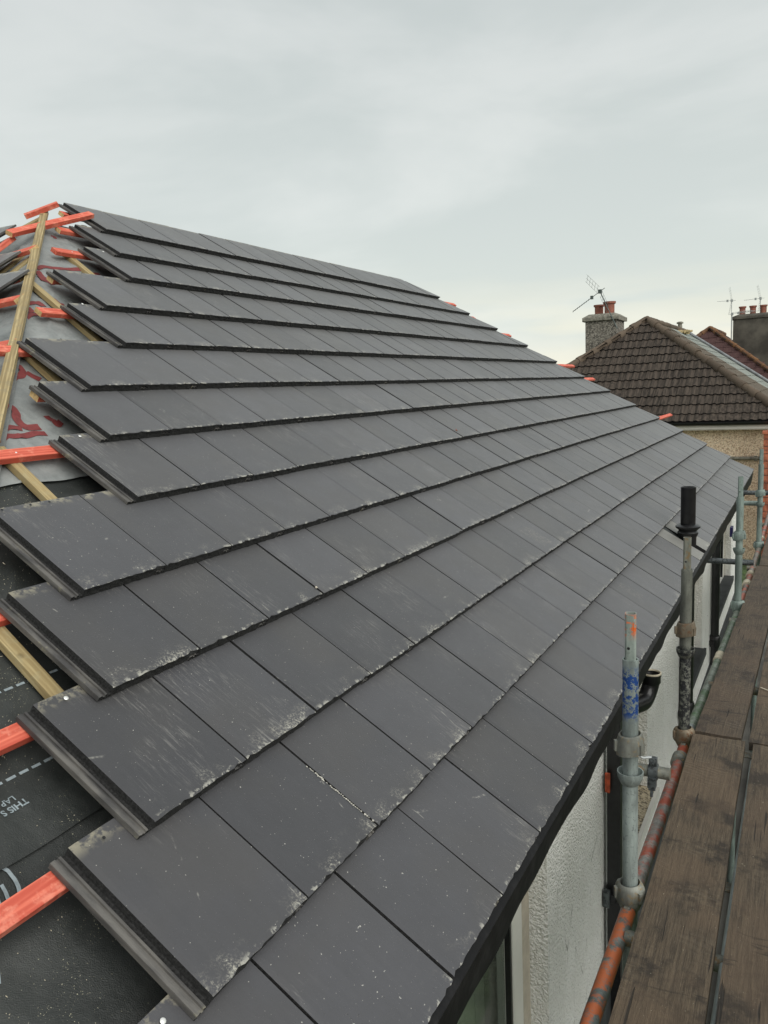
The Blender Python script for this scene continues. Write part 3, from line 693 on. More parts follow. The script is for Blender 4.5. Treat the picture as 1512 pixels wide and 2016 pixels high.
for V, N0 in ((-3.412, NM - .004), (-3.188, NM - .004)):
    for q in range(26):
        U = hipU(V, NM) + .05 + q * .034
        vs__ = [RF @ Vector((a, b_, N0 + wr(a, b_) + .002)) for a, b_ in ((U, V - .003), (U + .024, V - .003), (U + .024, V + .004), (U, V + .004))]
        mb.add(vs__, [(0, 1, 2, 3)])
LG = [([(-.10, -3.625), (-.07, -3.590), (-.03, -3.576), (0.012, -3.578), (0.027, -3.579), (0.037, -3.583), (0.045, -3.595), (0.047, -3.618), (0.044, -3.635), (0.035, -3.653), (0.018, -3.678)], .0085), ([(0.018, -3.612), (0.017, -3.629), (0.011, -3.65), (0.005, -3.667)], .008), ([(0.002, -3.615), (-0.007, -3.638), (-0.01, -3.655)], .010), ([(-.069, -3.722), (-.095, -3.77)], .012)]
o = mb.build('dashed_line', 'white_print', roofo, mw=Matrix.Identity(4)); o['kind'] = 'stuff'
for pts, wd in LG:
    mb = MB(); ribbon(mb, pts, wd, n=NM - .009); mb.build('membrane_print', 'white_print', roofo, mw=Matrix.Identity(4))
def text(body, U, V, size, n, boldx=0.0):
    cu = bpy.data.curves.new('membrane_print', 'FONT'); cu.body = body; cu.size = size; cu.offset = boldx
    tmp = bpy.data.objects.new('tmp_text', cu); COL.objects.link(tmp)
    bpy.context.view_layer.update()
    me = bpy.data.meshes.new_from_object(tmp.evaluated_get(bpy.context.evaluated_depsgraph_get()))
    bpy.data.objects.remove(tmp); me.name = 'membrane_print'; me.materials.clear(); me.materials.append(MT['white_print'])
    for v_ in me.vertices:
        a, b_ = U - v_.co.x, V - v_.co.y
        v_.co = RF @ Vector((a, b_, n + wr(a, b_)))
    return link('membrane_print', me, roofo, Matrix.Identity(4))
text('THIS S', .166, -3.474, .0225, NM - .0015, .0006)
text('LAP LI', .152, -3.452, .0205, NM - .0015, .0002)
text('10/2', .434, -3.240, .022, NM - .0015, .0002)

# ---- pale scrapes left on two tiles
def scrape(pts, wd, Vk, seed, parts=26, gap=.25):
    r_ = random.Random(seed); mb = MB()
    for q in range(parts):
        if r_.random() < gap: continue
        t = q / parts * (len(pts) - 1); i = min(int(t), len(pts) - 2); f_ = t - i
        U = pts[i][0] + (pts[i + 1][0] - pts[i][0]) * f_; V = pts[i][1] + (pts[i + 1][1] - pts[i][1]) * f_
        l_ = .25 / parts * r_.uniform(.7, 1.5); w_ = wd * r_.uniform(.4, 1.1); U += r_.uniform(-.3, .3) * wd
        P4 = [(U - w_ / 2, V), (U + w_ * r_.uniform(-.1, .2), V + l_ / 2), (U + w_ / 2, V - l_ * .1), (U + w_ * r_.uniform(-.2, .2), V - l_ / 2)]
        mb.add([RF @ Vector((a, b_, -(b_ - Vk) * TT / G + .0022)) for a, b_ in P4], [(0, 1, 2, 3)])
    if mb.f: o = mb.build('scrape', 'dust', roofo, mw=Matrix.Identity(4)); o['kind'] = 'stuff'
scrape([(0.752, -3.835), (0.755, -3.90), (0.757, -3.98), (0.757, -4.065)], .008, -4.077, 3, 40, .10)
for q in range(9): scrape([(3.30 + .016 * q, -3.52 - .01 * (q % 3)), (3.31 + .016 * q, -3.69)], .004, -3.729, q + 5, 30, .45)
for q in range(5): scrape([(3.63 + .02 * q, -4.12), (3.63 + .02 * q, -4.26)], .003, -4.428, q + 35, 20, .55)
# ---- nails
mb = MB(); mb.lathe([(.0055, 0), (.0062, .0012), (.0045, .0026), (.001, .003)], (0, 0, 0), seg=10); nail = mb.mesh('nail', 'metal_white', True)
for U, V in ((.346, -3.336), (1.169, -2.339), (1.995, -1.305), (.027, -4.038), (2.69, -.62)):
    link('nail', nail, roofo, RF @ T(U, V, -.0345))
for U, k in ((.39, 12), (.39, 11), (.39, 10), (.90, 8), (.90, 9), (1.45, 6), (1.95, 5), (2.48, 3), (1.95, 4)):
    link('nail', nail, roofo, RF @ T(U + R.uniform(-.008, .008), -G * k + dV[k] + .385 + R.uniform(-.008, .008), -.0735) @ Matrix.Scale(.6, 4))
mb = MB(); mb.lathe([(.004, 0), (.004, .0006)], (0, 0, 0), seg=8); hole = mb.mesh('nail_hole', 'black')
for U, V in ((.177, -3.685), (.63, -2.655), (.73, -2.655), (2.26, -.96), (2.41, -.96), (1.60, -1.655), (1.45, -2.0), (.80, -2.655)):
    link('nail_hole', hole, roofo, RF @ T(U, V, -.0322))

# ---- black eaves tray hanging under the lowest course
def tray(y0, y1, xo, drop, ph):
    mb = MB(); n_ = int((y1 - y0) / .05); vs__ = []; fs = []
    for i in range(n_ + 1):
        y = y0 + (y1 - y0) * i / n_
        zz = drop + .022 * mn.noise(Vector((y * 1.7, ph, 0))) + .008 * mn.noise(Vector((y * 6, ph, 2)))
        wv = .006 * mn.noise(Vector((y * 3, ph, 5)))
        prof = [(xo - .055, 2.497), (xo + .008, 2.462), (xo + .016, 2.452), (xo + .012 + wv * .4, 2.44), (xo + .004 + wv, (2.44 + zz) / 2), (xo - .008 + wv * 1.6, zz),
                (xo - .011 + wv * 1.6, zz), (xo + .001 + wv, (2.44 + zz) / 2), (xo + .008 + wv * .4, 2.436), (xo - .06, 2.490)]
        vs__ += [(a, y, b_) for a, b_ in prof]
    m_ = len(prof)
    for i in range(n_):
        for q in range(m_): fs.append((i * m_ + q, i * m_ + (q + 1) % m_, (i + 1) * m_ + (q + 1) % m_, (i + 1) * m_ + q))
    fs.append(tuple(range(m_))); fs.append(tuple(n_ * m_ + q for q in reversed(range(m_))))
    mb.add(vs__, fs); return mb.build('eaves_tray', 'tray', roofo, smooth_=True, mw=Matrix.Identity(4))
tray(-1.0, 6.30, 3.562, 2.325, 1.0)
tray(6.18, 11.55, 3.548, 2.285, 4.0)

# ---- walls with window openings
WX = 3.40
mb = MB()
wins = [(-1.2, 1.87, .95), (2.98, 4.05, 1.20), (5.80, 6.98, 1.20), (8.10, 10.10, 1.20)]   # y0, y1, sill
ZT = 2.46; D = .30
def wbox(a, b_, z0, z1): mb.box(((WX - D / 2), (a + b_) / 2, (z0 + z1) / 2), (D, b_ - a, z1 - z0))
wall_runs = []
y = -1.9
for a, b_, sl in wins:
    wbox(y, a, .0, ZT); wbox(a, b_, .0, sl); wbox(a, b_, 2.36, ZT); y = b_
wbox(y, 11.42, 0, ZT)
mb.box((WX - D / 2 - 3.4 + .0, 11.27, 1.23), (6.8 - 2 * D, .30, 2.46)); mb.box((WX - D / 2 - 3.4, -1.75, 1.23), (6.8 - 2 * D, .30, 2.46)); mb.box((-WX + D / 2, 4.76, 1.23), (D, 13.32, 2.46))
wo = mb.build('wall', 'render', house, mw=Matrix.Identity(4))
# corner beads: small proud band at each jamb for a softened render corner
mb = MB()
for a, b_, sl in wins: mb.box((WX - .012, (a + b_) / 2, sl - .45), (.06, b_ - a + .02, .06))
mb = MB(); mb.box((WX - D / 2, 4.7, 2.475), (D + .02, 13.0, .024)); mb.box((3.47, 5, 2.455), (.13, 13, .012)); mb.build('soffit', 'black', house, mw=Matrix.Identity(4))
mb = MB(); mb.box((WX + .018, 4.76, .42), (.036, 13.4, .84)); mb.build('plinth', 'dark_plinth', house, mw=Matrix.Identity(4))
for a, b_, sl in wins:
    fo = MB(); fx = WX - .11
    def fb(y0, y1, z0, z1, th=.06, xc=fx): fo.box((xc, (y0 + y1) / 2, (z0 + z1) / 2), (th, y1 - y0, z1 - z0))
    fb(a, a + .06, sl, 2.36); fb(b_ - .20, b_ - .09, sl, 2.36, .07, WX - .11); fb(a + .06, b_ - .20, sl, sl + .06); fb(a + .06, b_ - .20, 2.30, 2.36)
    mid_ = (a + b_) / 2 - .1; fb(mid_ - .035, mid_ + .035, sl + .06, 2.30, .055)
    win = fo.build('window', 'white_upvc', house, mw=Matrix.Identity(4), bevel=.004)
    g_ = MB(); g_.box((fx, (a + b_) / 2 - .08, (sl + 2.36) / 2), (.006, b_ - a - .26, 2.36 - sl - .10)); g_.build('pane', 'glass', win, mw=Matrix.Identity(4))
    t_ = MB(); t_.box((WX - .105, b_ - .046, (sl + 2.36) / 2), (.06, .09, 2.36 - sl)); t_.build('trim', 'beige_trim', win, mw=Matrix.Identity(4))
    k_ = MB(); k_.box((fx + .020, b_ - .209, (sl + 2.36) / 2), (.022, .016, 2.26 - sl)); k_.build('gasket', 'black', win, mw=Matrix.Identity(4))
    wd_s = .055 if a < 5 else .02
    s_ = MB(); s_.box((WX + wd_s / 2 - .04, (a + b_) / 2, sl + .012), (wd_s + .08, b_ - a - .01, .05)); s_.build('sill', 'sill_peb' if a < 5 else 'dark_plinth', win, mw=Matrix.Identity(4))
    e_ = MB(); e_.box((WX + wd_s + .011, (a + b_) / 2, sl + .008), (.022, b_ - a + .02, .062)); e_.build('sill_edge', 'white_upvc' if a < 5 else 'dark_plinth', win, mw=Matrix.Identity(4), bevel=.005)
# room seen through the near window
mb = MB(); mb.box((2.2, .6, 1.25), (.05, 4.0, 2.3)); mb.box((2.6, 2.6, 1.25), (1.0, .05, 2.3)); mb.box((2.7, .6, .12), (1.0, 4, .05)); mb.build('interior_wall', 'interior', house, mw=Matrix.Identity(4))
mb = MB()
vs__ = []; fs = []
for i in range(25):
    yy = 1.28 + i * .02; vs__ += [(3.17 + .022 * math.sin(i * 1.25), yy, .95), (3.17 + .018 * math.sin(i * 1.25 + .3), yy, 2.35)]
for i in range(24): fs.append((2 * i, 2 * i + 2, 2 * i + 3, 2 * i + 1))
mb.add(vs__, fs); tag(mb.build('curtain', 'curtain', smooth_=True), 'pale grey curtain hanging behind the nearest ground floor window', 'curtain')
mb = MB(); pts = [(3.10 + .02 * math.sin(a * math.pi / 24), 1.02 + .17 * math.cos(a * math.pi / 24), 1.19 + .17 * math.sin(a * math.pi / 24)) for a in range(49)]
mb.path(pts, .009, 8); tag(mb.build('ring', 'white_upvc', smooth_=True), 'white ring seen through the nearest window glass', 'ring')
mb = MB(); mb.box((3.06, .9, 1.0), (.16, 1.2, .04)); mb.build('window_board', 'white_paint', house, mw=Matrix.Identity(4))

# ---- pipes on the wall
dp = empty('downpipe', (3.452, 2.86, 0), label='black downpipe on the white wall beside the nearest scaffold post', cat='downpipe')
mb = MB(); mb.box((0, 0, 1.2), (.066, .066, 2.36)); mb.build('pipe', 'black', dp, bevel=.008)
mb = MB(); mb.box((-.018, 0, 1.235), (.062, .105, .045)); mb.box((.0, 0, 1.235), (.078, .078, .035)); mb.build('bracket', 'black', dp, bevel=.004)
mb = MB(); mb.box((-.025, -.055, 1.86), (.022, .018, .10), mi=0); mb.build('rusty_bracket', 'red_rust', dp, bevel=.004)
mb = MB()
mb.box((-.03, -.058, 1.24), (.03, .03, .09)); mb.build('bracket', 'galv_dark', dp, bevel=.004)
dp2 = empty('downpipe', (3.447, 7.70, 0), label='black downpipe with a collar, on the wall right of the vent pipe', cat='downpipe')
mb = MB(); mb.lathe([(.040, .02), (.040, 2.40)], (0, 0, 0), seg=16); mb.build('pipe', 'black', dp2, smooth_=True)
mb = MB(); mb.lathe([(.050, 0), (.055, .01), (.055, .11), (.050, .12)], (0, 0, 1.03), seg=16); mb.box((-.03, 0, 1.09), (.06, .15, .04)); mb.build('collar', 'black', dp2, smooth_=True)
mb = MB(); mb.lathe([(.050, 0), (.055, .01), (.055, .05), (.050, .06)], (0, 0, 2.15), seg=16); mb.box((.02, .05, 2.20), (.05, .07, .05)); mb.build('bracket', 'black', dp2, smooth_=True)
vp = empty('vent_pipe', (3.447, 5.49, 0), label='black soil vent pipe standing up through the lowest tile course', cat='vent pipe')
mb = MB(); mb.lathe([(.055, .02), (.055, 2.975), (.0565, 2.978), (.0565, 2.985), (.050, 2.985), (.050, 2.70)], (0, 0, 0), seg=28, caps=(True, True)); mb.build('pipe', 'black', vp, smooth_=True)
mb = MB(); mb.lathe([(.062, 2.535), (.063, 2.60), (.072, 2.615), (.078, 2.635), (.066, 2.648), (.070, 2.655), (.090, 2.672), (.092, 2.684), (.075, 2.694), (.058, 2.697)], (0, 0, 0), seg=28); mb.build('collar', 'black', vp, smooth_=True)
mb = MB(); mb.lathe([(.060, 0), (.068, .01), (.068, .10), (.060, .12)], (0, 0, 1.15), seg=20); mb.box((.0, -.04, 1.19), (.07, .13, .05)); mb.build('bracket', 'black', vp, smooth_=True)
# dusty under-tray showing in the slot round the vent pipe
mb = MB(); mb.box((0, 0, 0), (.12, .40, .004)); mb.build('flashing', 'mem_dark', roofo, mw=RF @ T(5.475, -4.25, -.040))
el = empty('pipe_elbow', (3.445, 3.78, 1.985), label='black bent pipe with an open pale-rimmed socket under the eaves behind the nearest post', cat='pipe')
mb = MB(); pts = [(-.30, -.62, .12), (-.16, -.40, .03), (-.05, -.24, -.025)]
for i in range(9):
    a = i / 8 * math.pi / 2; pts.append((-.005 + .004 * i, -.12 + .10 * math.sin(a), -.035 + .10 - .10 * math.cos(a)))
mb.path(pts, .048, 18, caps=True); mb.build('pipe', 'black', el, smooth_=True)
mb = MB(); mb.lathe([(.049, 0), (.053, .006), (.053, .040), (.056, .045), (.056, .058)], (.027, -.02, .055), seg=24, caps=(True, False)); mb.build('socket', 'black', el, smooth_=True)
mb = MB(); mb.lathe([(.056, 0), (.057, .008), (.050, .010), (.047, .002)], (.027, -.02, .112), seg=24, caps=(False, False)); mb.build('rim', 'tape', el, smooth_=True)
ab = MB(); ab.box((0, 0, 0), (.03, .16, .12)); tag(ab.build('alarm_box', 'navy', mw=T(3.418, 9.9, 1.86), bevel=.006), 'small dark blue box fixed high on the white wall near the far corner', 'box')

# ================================================================== scaffold
def ring_prof(kind):
    if kind == 'cup': return [(.026, 0), (.034, .004), (.040, .030), (.043, .036), (.043, .044), (.038, .046), (.030, .030)]
def post(x, y, lean, label, tube_m, spig_m, cup_m, lowm=None, far=False):
    p = empty('scaffold_post', (x, y, 0), label=label, cat='scaffold post', group='scaffold posts along the house')
    L = 2.4
    mb = MB(); mb.lathe([(.02415, .05), (.02415, 2.55), (.0245, 2.95), (.0245, 2.960), (.0205, 2.960), (.0205, 2.90)], (0, 0, 0), seg=20); o = mb.build('tube', tube_m, p, smooth_=True)
    if lowm:
        pass
    # spigot: rounded square section, hollow, with a pin hole
    mb = MB(); h = .0165; t_ = .0022
    def sq(r_, z): return [(math.copysign(min(abs(r_ * math.cos(a) * 1.25), r_), math.cos(a)), math.copysign(min(abs(r_ * math.sin(a) * 1.25), r_), math.sin(a)), z) for a in [2 * math.pi * i / 16 + .196 for i in range(16)]]
    rings = [sq(h, 2.80), sq(h, 3.105), sq(h - t_, 3.105), sq(h - t_, 2.99)]
    vs__ = [q for r_ in rings for q in r_]; fs = []
    for j in range(3):
        for i in range(16): fs.append((j * 16 + i, j * 16 + (i + 1) % 16, (j + 1) * 16 + (i + 1) % 16, (j + 1) * 16 + i))
    fs.append(tuple(48 + i for i in range(16))); mb.add(vs__, fs)
    o = mb.build('spigot', spig_m, p, smooth_=True, mw=parent_inv(p).inverted() @ Matrix.Rotation(.15, 4, 'Z'))
    mb = MB(); mb.lathe([(.0045, 0), (.0045, .0012)], (-.003, -.0166, 2.998), (0, -1, 0), seg=10); mb.build('pin_hole', 'black', p)
    # lower cups welded on (open, facing up) and sliding top cups
    for z in (1.62, 2.12, 2.55):
        if z != 2.55 or not far:
            pass
        mb = MB(); mb.lathe([(.0255, 0), (.030, .004), (.038, .022), (.0405, .034), (.0405, .043), (.0375, .043), (.0345, .030), (.026, .018)], (0, 0, z), seg=24, caps=(False, False))
        mb.build('cup', cup_m if z < 2.5 else tube_m, p, smooth_=True)
    for z, hh in ((2.155, .055), (2.655, .060)):
        mb = MB(); seg = 28; prof = [(.030, 0.0), (.043, .004), (.044, .020), (.041, .045), (.036, hh), (.031, hh + .003), (.028, hh - .010)]
        mb.lathe(prof, (0, 0, 0), seg=seg, caps=(False, False))
        for i, v_ in enumerate(mb.v):
            a = math.atan2(v_[1], v_[0]); lob = max(0, math.cos(a * 2 + z * 3)) ** 6 * .006; wav = .010 * math.sin(a + 1.2) * (1 if v_[2] < .02 else .35)
            r_ = math.hypot(v_[0], v_[1]); r2 = r_ + (lob if r_ > .035 else 0); mb.v[i] = (v_[0] / r_ * r2, v_[1] / r_ * r2, v_[2] + wav)
        for a in (-.6, 1.5, 3.6): mb.box((.045 * math.cos(a), .045 * math.sin(a), .025), (.010, .014, .034), Matrix.Rotation(a, 3, 'Z'))
        mb.build('locking_cup', cup_m, p, smooth_=True, mw=parent_inv(p).inverted() @ T(0, 0, z))
    mb = MB(); mb.box((0, 0, .006), (.15, .15, .012)); mb.build('base_plate', 'galv_rust', p)
    p.matrix_basis = T(x, y, 0) @ T(0, 0, 2.3) @ Matrix.Rotation(lean[0], 4, 'X') @ Matrix.Rotation(lean[1], 4, 'Y') @ T(0, 0, -2.3)
    return p
p1 = post(3.783, 1.512, (0, 0), 'nearest scaffold post, galvanised with blue and orange paint marks near its top', 'galv_blue', 'galv_orange', 'cast')
p2 = post(3.780, 2.790, (0, .004), 'second scaffold post from the camera, dull stained tube with rusty cups', 'galv_p2', 'galv_rust', 'cast_rust')
p3 = post(3.832, 5.16, (-.03, .0), 'third scaffold post from the camera, grey green, near the end of the roof', 'galv_green', 'galv_green', 'galv_green')
p4 = post(3.850, 7.46, (0, .004), 'farthest scaffold post, grey green, at the right edge against the neighbouring wall', 'galv_green', 'galv_green', 'galv_green')
post(3.77, -1.3, (0, 0), 'scaffold post out of view beside the photographer', 'galv', 'galv', 'cast')
for y_, q_ in ((1.5, 'nearest'), (5.1, 'middle'), (8.9, 'farthest')): post(5.22, y_, (0, 0), q_ + ' outer scaffold post at the far side of the boards, out of view', 'galv', 'galv', 'cast')
# the upper tube of p1 keeps its blue patch in object coordinates: shift so that the mask sits near z 2.75..2.95
def shift_mask(o, dz):
    pass
def ledger(a, b_, label, mt, extras=(), r=.0241, cat='scaffold tube', group='scaffold ledgers'):
    a = Vector(a); b_ = Vector(b_); d = b_ - a; o = empty('ledger', tuple(a), label=label, cat=cat, group=group)
    mb = MB(); n_ = 10; mb.path([d * (i / n_) + Vector((0, 0, -.004 * math.sin(math.pi * i / n_))) for i in range(n_ + 1)], r, 16)
    mb.build('tube', mt, o, smooth_=True)
    for e in (0, 1):
        mb = MB(); cpos = d * e; u = d.normalized() * (-1 if e else 1); mb.box(cpos + u * -.006, (.020, .05, .055)); mb.build('blade', 'cast', o, bevel=.004)
    for t, ln, rr, m_ in extras:
        mb = MB(); mb.lathe([(r, 0), (rr, .003), (rr, ln - .003), (r, ln)], d * t, d, 18); mb.build('coupler', m_, o, smooth_=True)
    return o
ZL = 2.125
ledger((3.772, -1.27, ZL), (3.783, 1.480, ZL), 'orange peeling ledger tube in front of the nearest scaffold post', 'led_orange')
ledger((3.783, 1.545, ZL), (3.782, 2.755, ZL), 'faded red ledger tube between the first and second scaffold posts', 'led_red', ((.86, .075, .034, 'cast'),))
ledger((3.781, 2.825, ZL), (3.832, 5.135, ZL), 'faded green ledger tube between the second and third scaffold posts', 'led_green', ((.03, .09, .030, 'galv'), (.52, .13, .0285, 'tape')))
ledger((3.833, 5.195, ZL), (3.851, 7.425, ZL + .01), 'pinkish ledger tube between the third and farthest scaffold posts', 'led_pink', ((.34, .09, .036, 'tape'), (.50, .08, .034, 'tape')))
ledger((3.851, 7.50, ZL + .01), (3.853, 9.9, ZL + .02), 'weathered ledger tube running on beyond the farthest scaffold post', 'led_pink', ((.18, .06, .034, 'tape'),))
ledger((5.22, -1.3, ZL), (5.22, 8.9, ZL), 'outer ledger tube below the boards, out of view', 'galv')
def transom(y, x0, x1, z, label, mt='galv_rust', knob=None):
    o = empty('transom', (x0, y, z), label=label, cat='scaffold tube', group='short cross tubes of the scaffold')
    mb = MB(); mb.tube((0, 0, 0), (x1 - x0, .0, 0), .0241, 16); mb.build('tube', mt, o, smooth_=True)
    if knob is not None:
        mb = MB(); kx = knob
        mb.lathe([(.025, 0), (.034, .004), (.034, .036), (.025, .04)], (kx, 0, 0), (1, 0, 0), 14)
        mb.box((kx + .02, -.005, .045), (.030, .022, .035)); mb.box((kx + .02, -.03, -.032), (.032, .03, .04)); mb.lathe([(.012, 0), (.012, .024)], (kx + .02, -.015, .052), (0, -1, .3), 6)
        mb.lathe([(.014, 0), (.014, .02), (.006, .02), (.006, .045)], (kx + .02, -.03, -.045), (0, -.3, -1), 6)
        mb.build('coupler', 'galv_dark', o, smooth_=True)
    return o
transom(2.235, 3.66, 3.80, 2.245, 'short cross tube with a bolted coupler beside the nearest scaffold post', 'galv_rust', .055)
transom(6.31, 3.44, 3.87, 2.245, 'thin cross tube between the white wall and the pinkish ledger', 'galv_dark')
transom(7.62, 3.63, 3.86, 2.56, 'grey cross tube at the farthest scaffold post', 'galv_green')
transom(8.4, 3.63, 3.90, 2.56, 'dark cross tube just beyond the farthest scaffold post', 'galv_dark')
mb = MB(); mb.path([(3.715, 1.90, 2.462), (3.734, 1.92, 2.456), (3.745, 1.923, 2.446), (3.752, 1.928, 2.444), (3.776, 1.940, 2.446)], .0045, 8)
tag(mb.build('hook', 'metal_light', smooth_=True), 'small bright bent pin between the nearest post and the cross tube', 'pin')
# boards
def board(x0, x1, y0, y1, z, skew, label):
    w_ = x1 - x0; mb = MB(); n_ = max(2, int((y1 - y0) / .10)); nx = 8; hh = .038; L_ = y1 - y0
    vs__ = []; fs = []; sd_ = R.random() * 50
    for j in range(n_ + 1):
        yy = -L_ / 2 + L_ * j / n_
        for i in range(nx + 1):
            xx = -w_ / 2 + w_ * i / nx; ed = .0025 * mn.noise(Vector((yy * 4, sd_, i > 4)))
            if i in (0, nx): xx += ed
            zz = .0035 * mn.noise(Vector((xx * 9, yy * 2, sd_))) - (.003 if i in (0, nx) else 0) + .004 * (xx / w_ * 2) ** 2
            vs__.append((xx, yy, zz))
    N1 = len(vs__)
    for q in list(vs__): vs__.append((q[0], q[1], -hh))
    for j in range(n_):
        for i in range(nx): o = j * (nx + 1) + i; fs.append((o, o + 1, o + nx + 2, o + nx + 1)); fs.append((N1 + o, N1 + o + nx + 1, N1 + o + nx + 2, N1 + o + 1))
        o = j * (nx + 1); fs.append((o, o + nx + 1, N1 + o + nx + 1, N1 + o)); o += nx; fs.append((o, N1 + o, N1 + o + nx + 1, o + nx + 1))
    for i in range(nx):
        fs.append((i, N1 + i, N1 + i + 1, i + 1)); o = n_ * (nx + 1) + i; fs.append((o, o + 1, N1 + o + 1, N1 + o))
    mb.add(vs__, fs)
    o = mb.build('scaffold_board', 'board', smooth_=True, mw=T((x0 + x1) / 2, (y0 + y1) / 2, z) @ Matrix.Rotation(skew, 4, 'Z'))
    return tag(o, label, 'scaffold board', 'scaffold boards of the walkway')
board(3.846, 4.062, -1.10, 2.765, 2.200, .012, 'near scaffold board next to the orange and red ledger tubes')
board(4.085, 4.310, -1.10, 2.740, 2.202, .006, 'near scaffold board at the right edge, outside the narrow gap')
board(3.858, 4.052, 2.790, 6.40, 2.201, -.018, 'far scaffold board next to the green ledger tube, beyond the joint')
board(4.066, 4.290, 2.765, 6.55, 2.199, -.006, 'far scaffold board at the right edge, beyond the joint')
board(3.905, 4.10, 6.43, 9.9, 2.200, 0, 'last scaffold board beyond the second joint')
board(4.12, 4.33, 6.58, 9.9, 2.202, 0, 'last outer scaffold board beyond the second joint')
for i in range(3):
    board(4.335 + .235 * i, 4.56 + .235 * i, -1.1, 2.75, 2.2, 0, 'scaffold board %s outside the frame' % ('third', 'fourth', 'fifth')[i] + ' from the house')
    board(4.335 + .235 * i, 4.56 + .235 * i, 2.79, 9.9, 2.2, 0, 'far scaffold board %s outside the frame' % ('third', 'fourth', 'fifth')[i] + ' from the house')
mb = MB(); mb.tube((4.080, -1.1, 2.140), (4.072, 2.70, 2.140), .008, 12); tag(mb.build('brace_tube', 'lead_blue', smooth_=True), 'thin pale blue-green tube seen in the gap between the near boards', 'scaffold tube')
mb = MB(); mb.box((0, 0, 0), (.006, .11, .002)); tag(mb.build('wood_splinter', 'tape', mw=T(4.11, 3.42, 2.206) @ Matrix.Rotation(.9, 4, 'Z')), 'pale thin splinter lying on the far board by the right edge', 'splinter')
for i, y_ in enumerate((.1, 1.35, 3.6, 4.9, 6.6, 8.9)):
    mb = MB(); mb.tube((3.80, y_, 2.130), (5.22, y_, 2.130), .0241, 12)
    o = tag(mb.build('bearer_tube', 'galv_rust', smooth_=True), ('first', 'second', 'third', 'fourth', 'fifth', 'sixth')[i] + ' bearer tube from the camera, hidden below the scaffold boards', 'scaffold tube', 'bearer tubes under the boards')

# ================================================================== neighbouring house
NZ, NE, NRUN, NAX, NAY, NRE = 5.295, 2.925, 3.32, .604, 20.0, 27.0
PT = math.atan2(NZ - NE, NRUN); nc, ns_ = math.cos(PT), math.sin(PT); SL = NRUN / nc
nb = empty('neighbour_house', (NAX, 23, 0), label='neighbouring bungalow with brown pantiled hipped roof and beige pebbledash walls', cat='house')
mb = MB(); dz = .08
A = (NAX, NAY, NZ - dz); B_ = (NAX, NRE, NZ - dz); E = NRUN; ez = NE - dz
vs__ = [A, B_, (NAX + E, NAY - E, ez), (NAX + E, NRE, ez), (NAX - E, NAY - E, ez), (NAX - E, NRE, ez)]
mb.add(vs__, [(0, 4, 2), (0, 2, 3, 1), (0, 1, 5, 4), (1, 3, 5), (2, 4, 5, 3)]); nroof = mb.build('roof', 'rafter', nb, mw=Matrix.Identity(4))
FF = Matrix(((1, 0, 0, NAX), (0, nc, -ns_, NAY), (0, ns_, nc, NZ), (0, 0, 0, 1)))          # front face (X, V, N)
SF = Matrix(((0, -nc, ns_, NAX), (1, 0, 0, NAY), (0, ns_, nc, NZ), (0, 0, 0, 1)))         # right face (U from hip end, V, N)
WF = Matrix(((0, nc, -ns_, NAX), (-1, 0, 0, NAY), (0, ns_, nc, NZ), (0, 0, 0, 1)))        # left face
def wave_tile(w_, gl, seed, amp=.021, lw=.060):
    bm = bmesh.new(); n_ = 16; r_ = random.Random(seed); rows = []
    for yy, dzz in ((0, .012), (gl, -.020)):
        rt = []
        for i in range(n_ + 1):
            x = w_ * i / n_; ph = (i / n_ * 2) % 1.0; z = amp * (max(0, math.sin(math.pi * min(ph / .62, 1))) ** .8 if ph < .62 else 0)
            rt.append((x, yy + r_.uniform(-.003, .003), z + dzz))
        rows.append(rt)
    t0 = [bm.verts.new(p) for p in rows[0]]; t1 = [bm.verts.new(p) for p in rows[1]]; b0 = [bm.verts.new((p[0], p[1] + .003, p[2] - lw)) for p in rows[0]]
    for i in range(n_):
        bm.faces.new((t0[i], t0[i + 1], t1[i + 1], t1[i])); f = bm.faces.new((b0[i], b0[i + 1], t0[i + 1], t0[i])); f.material_index = 1
    return bm
def flat_tile(w_, gl, seed, lw=.034):
    bm = bmesh.new(); r_ = random.Random(seed); a = [bm.verts.new(p) for p in ((.003, 0, 0), (w_ - .003, r_.uniform(-.004, .004), 0), (w_ - .003, gl, -.014), (.003, gl, -.014))]
    b0 = [bm.verts.new((.003, .002, -lw)), bm.verts.new((w_ - .003, .002, -lw)), bm.verts.new((w_ - .003, gl, -.03)), bm.verts.new((.003, gl, -.03))]
    bm.faces.new(a); 
    for p, q in ((0, 1), (1, 2), (3, 0)):
        f = bm.faces.new((b0[p], b0[q], a[q], a[p])); f.material_index = 1
    return bm
def bm_cut(bm, cuts, mats, name):
    for co, no in cuts:
        bmesh.ops.bisect_plane(bm, geom=bm.verts[:] + bm.edges[:] + bm.faces[:], plane_co=co, plane_no=no, clear_outer=True)
    if not bm.faces: bm.free(); return None
    for f in bm.faces: f.smooth = False
    me = bpy.data.meshes.new(name); bm.to_mesh(me); bm.free()
    for mm in mats: me.materials.append(MT[mm])
    return me
wt = [bm_cut(wave_tile(.30, .36, k), [], ['ntile', 'black'], 'tile') for k in range(4)]
NG = SL / 12.6
nt_list = []
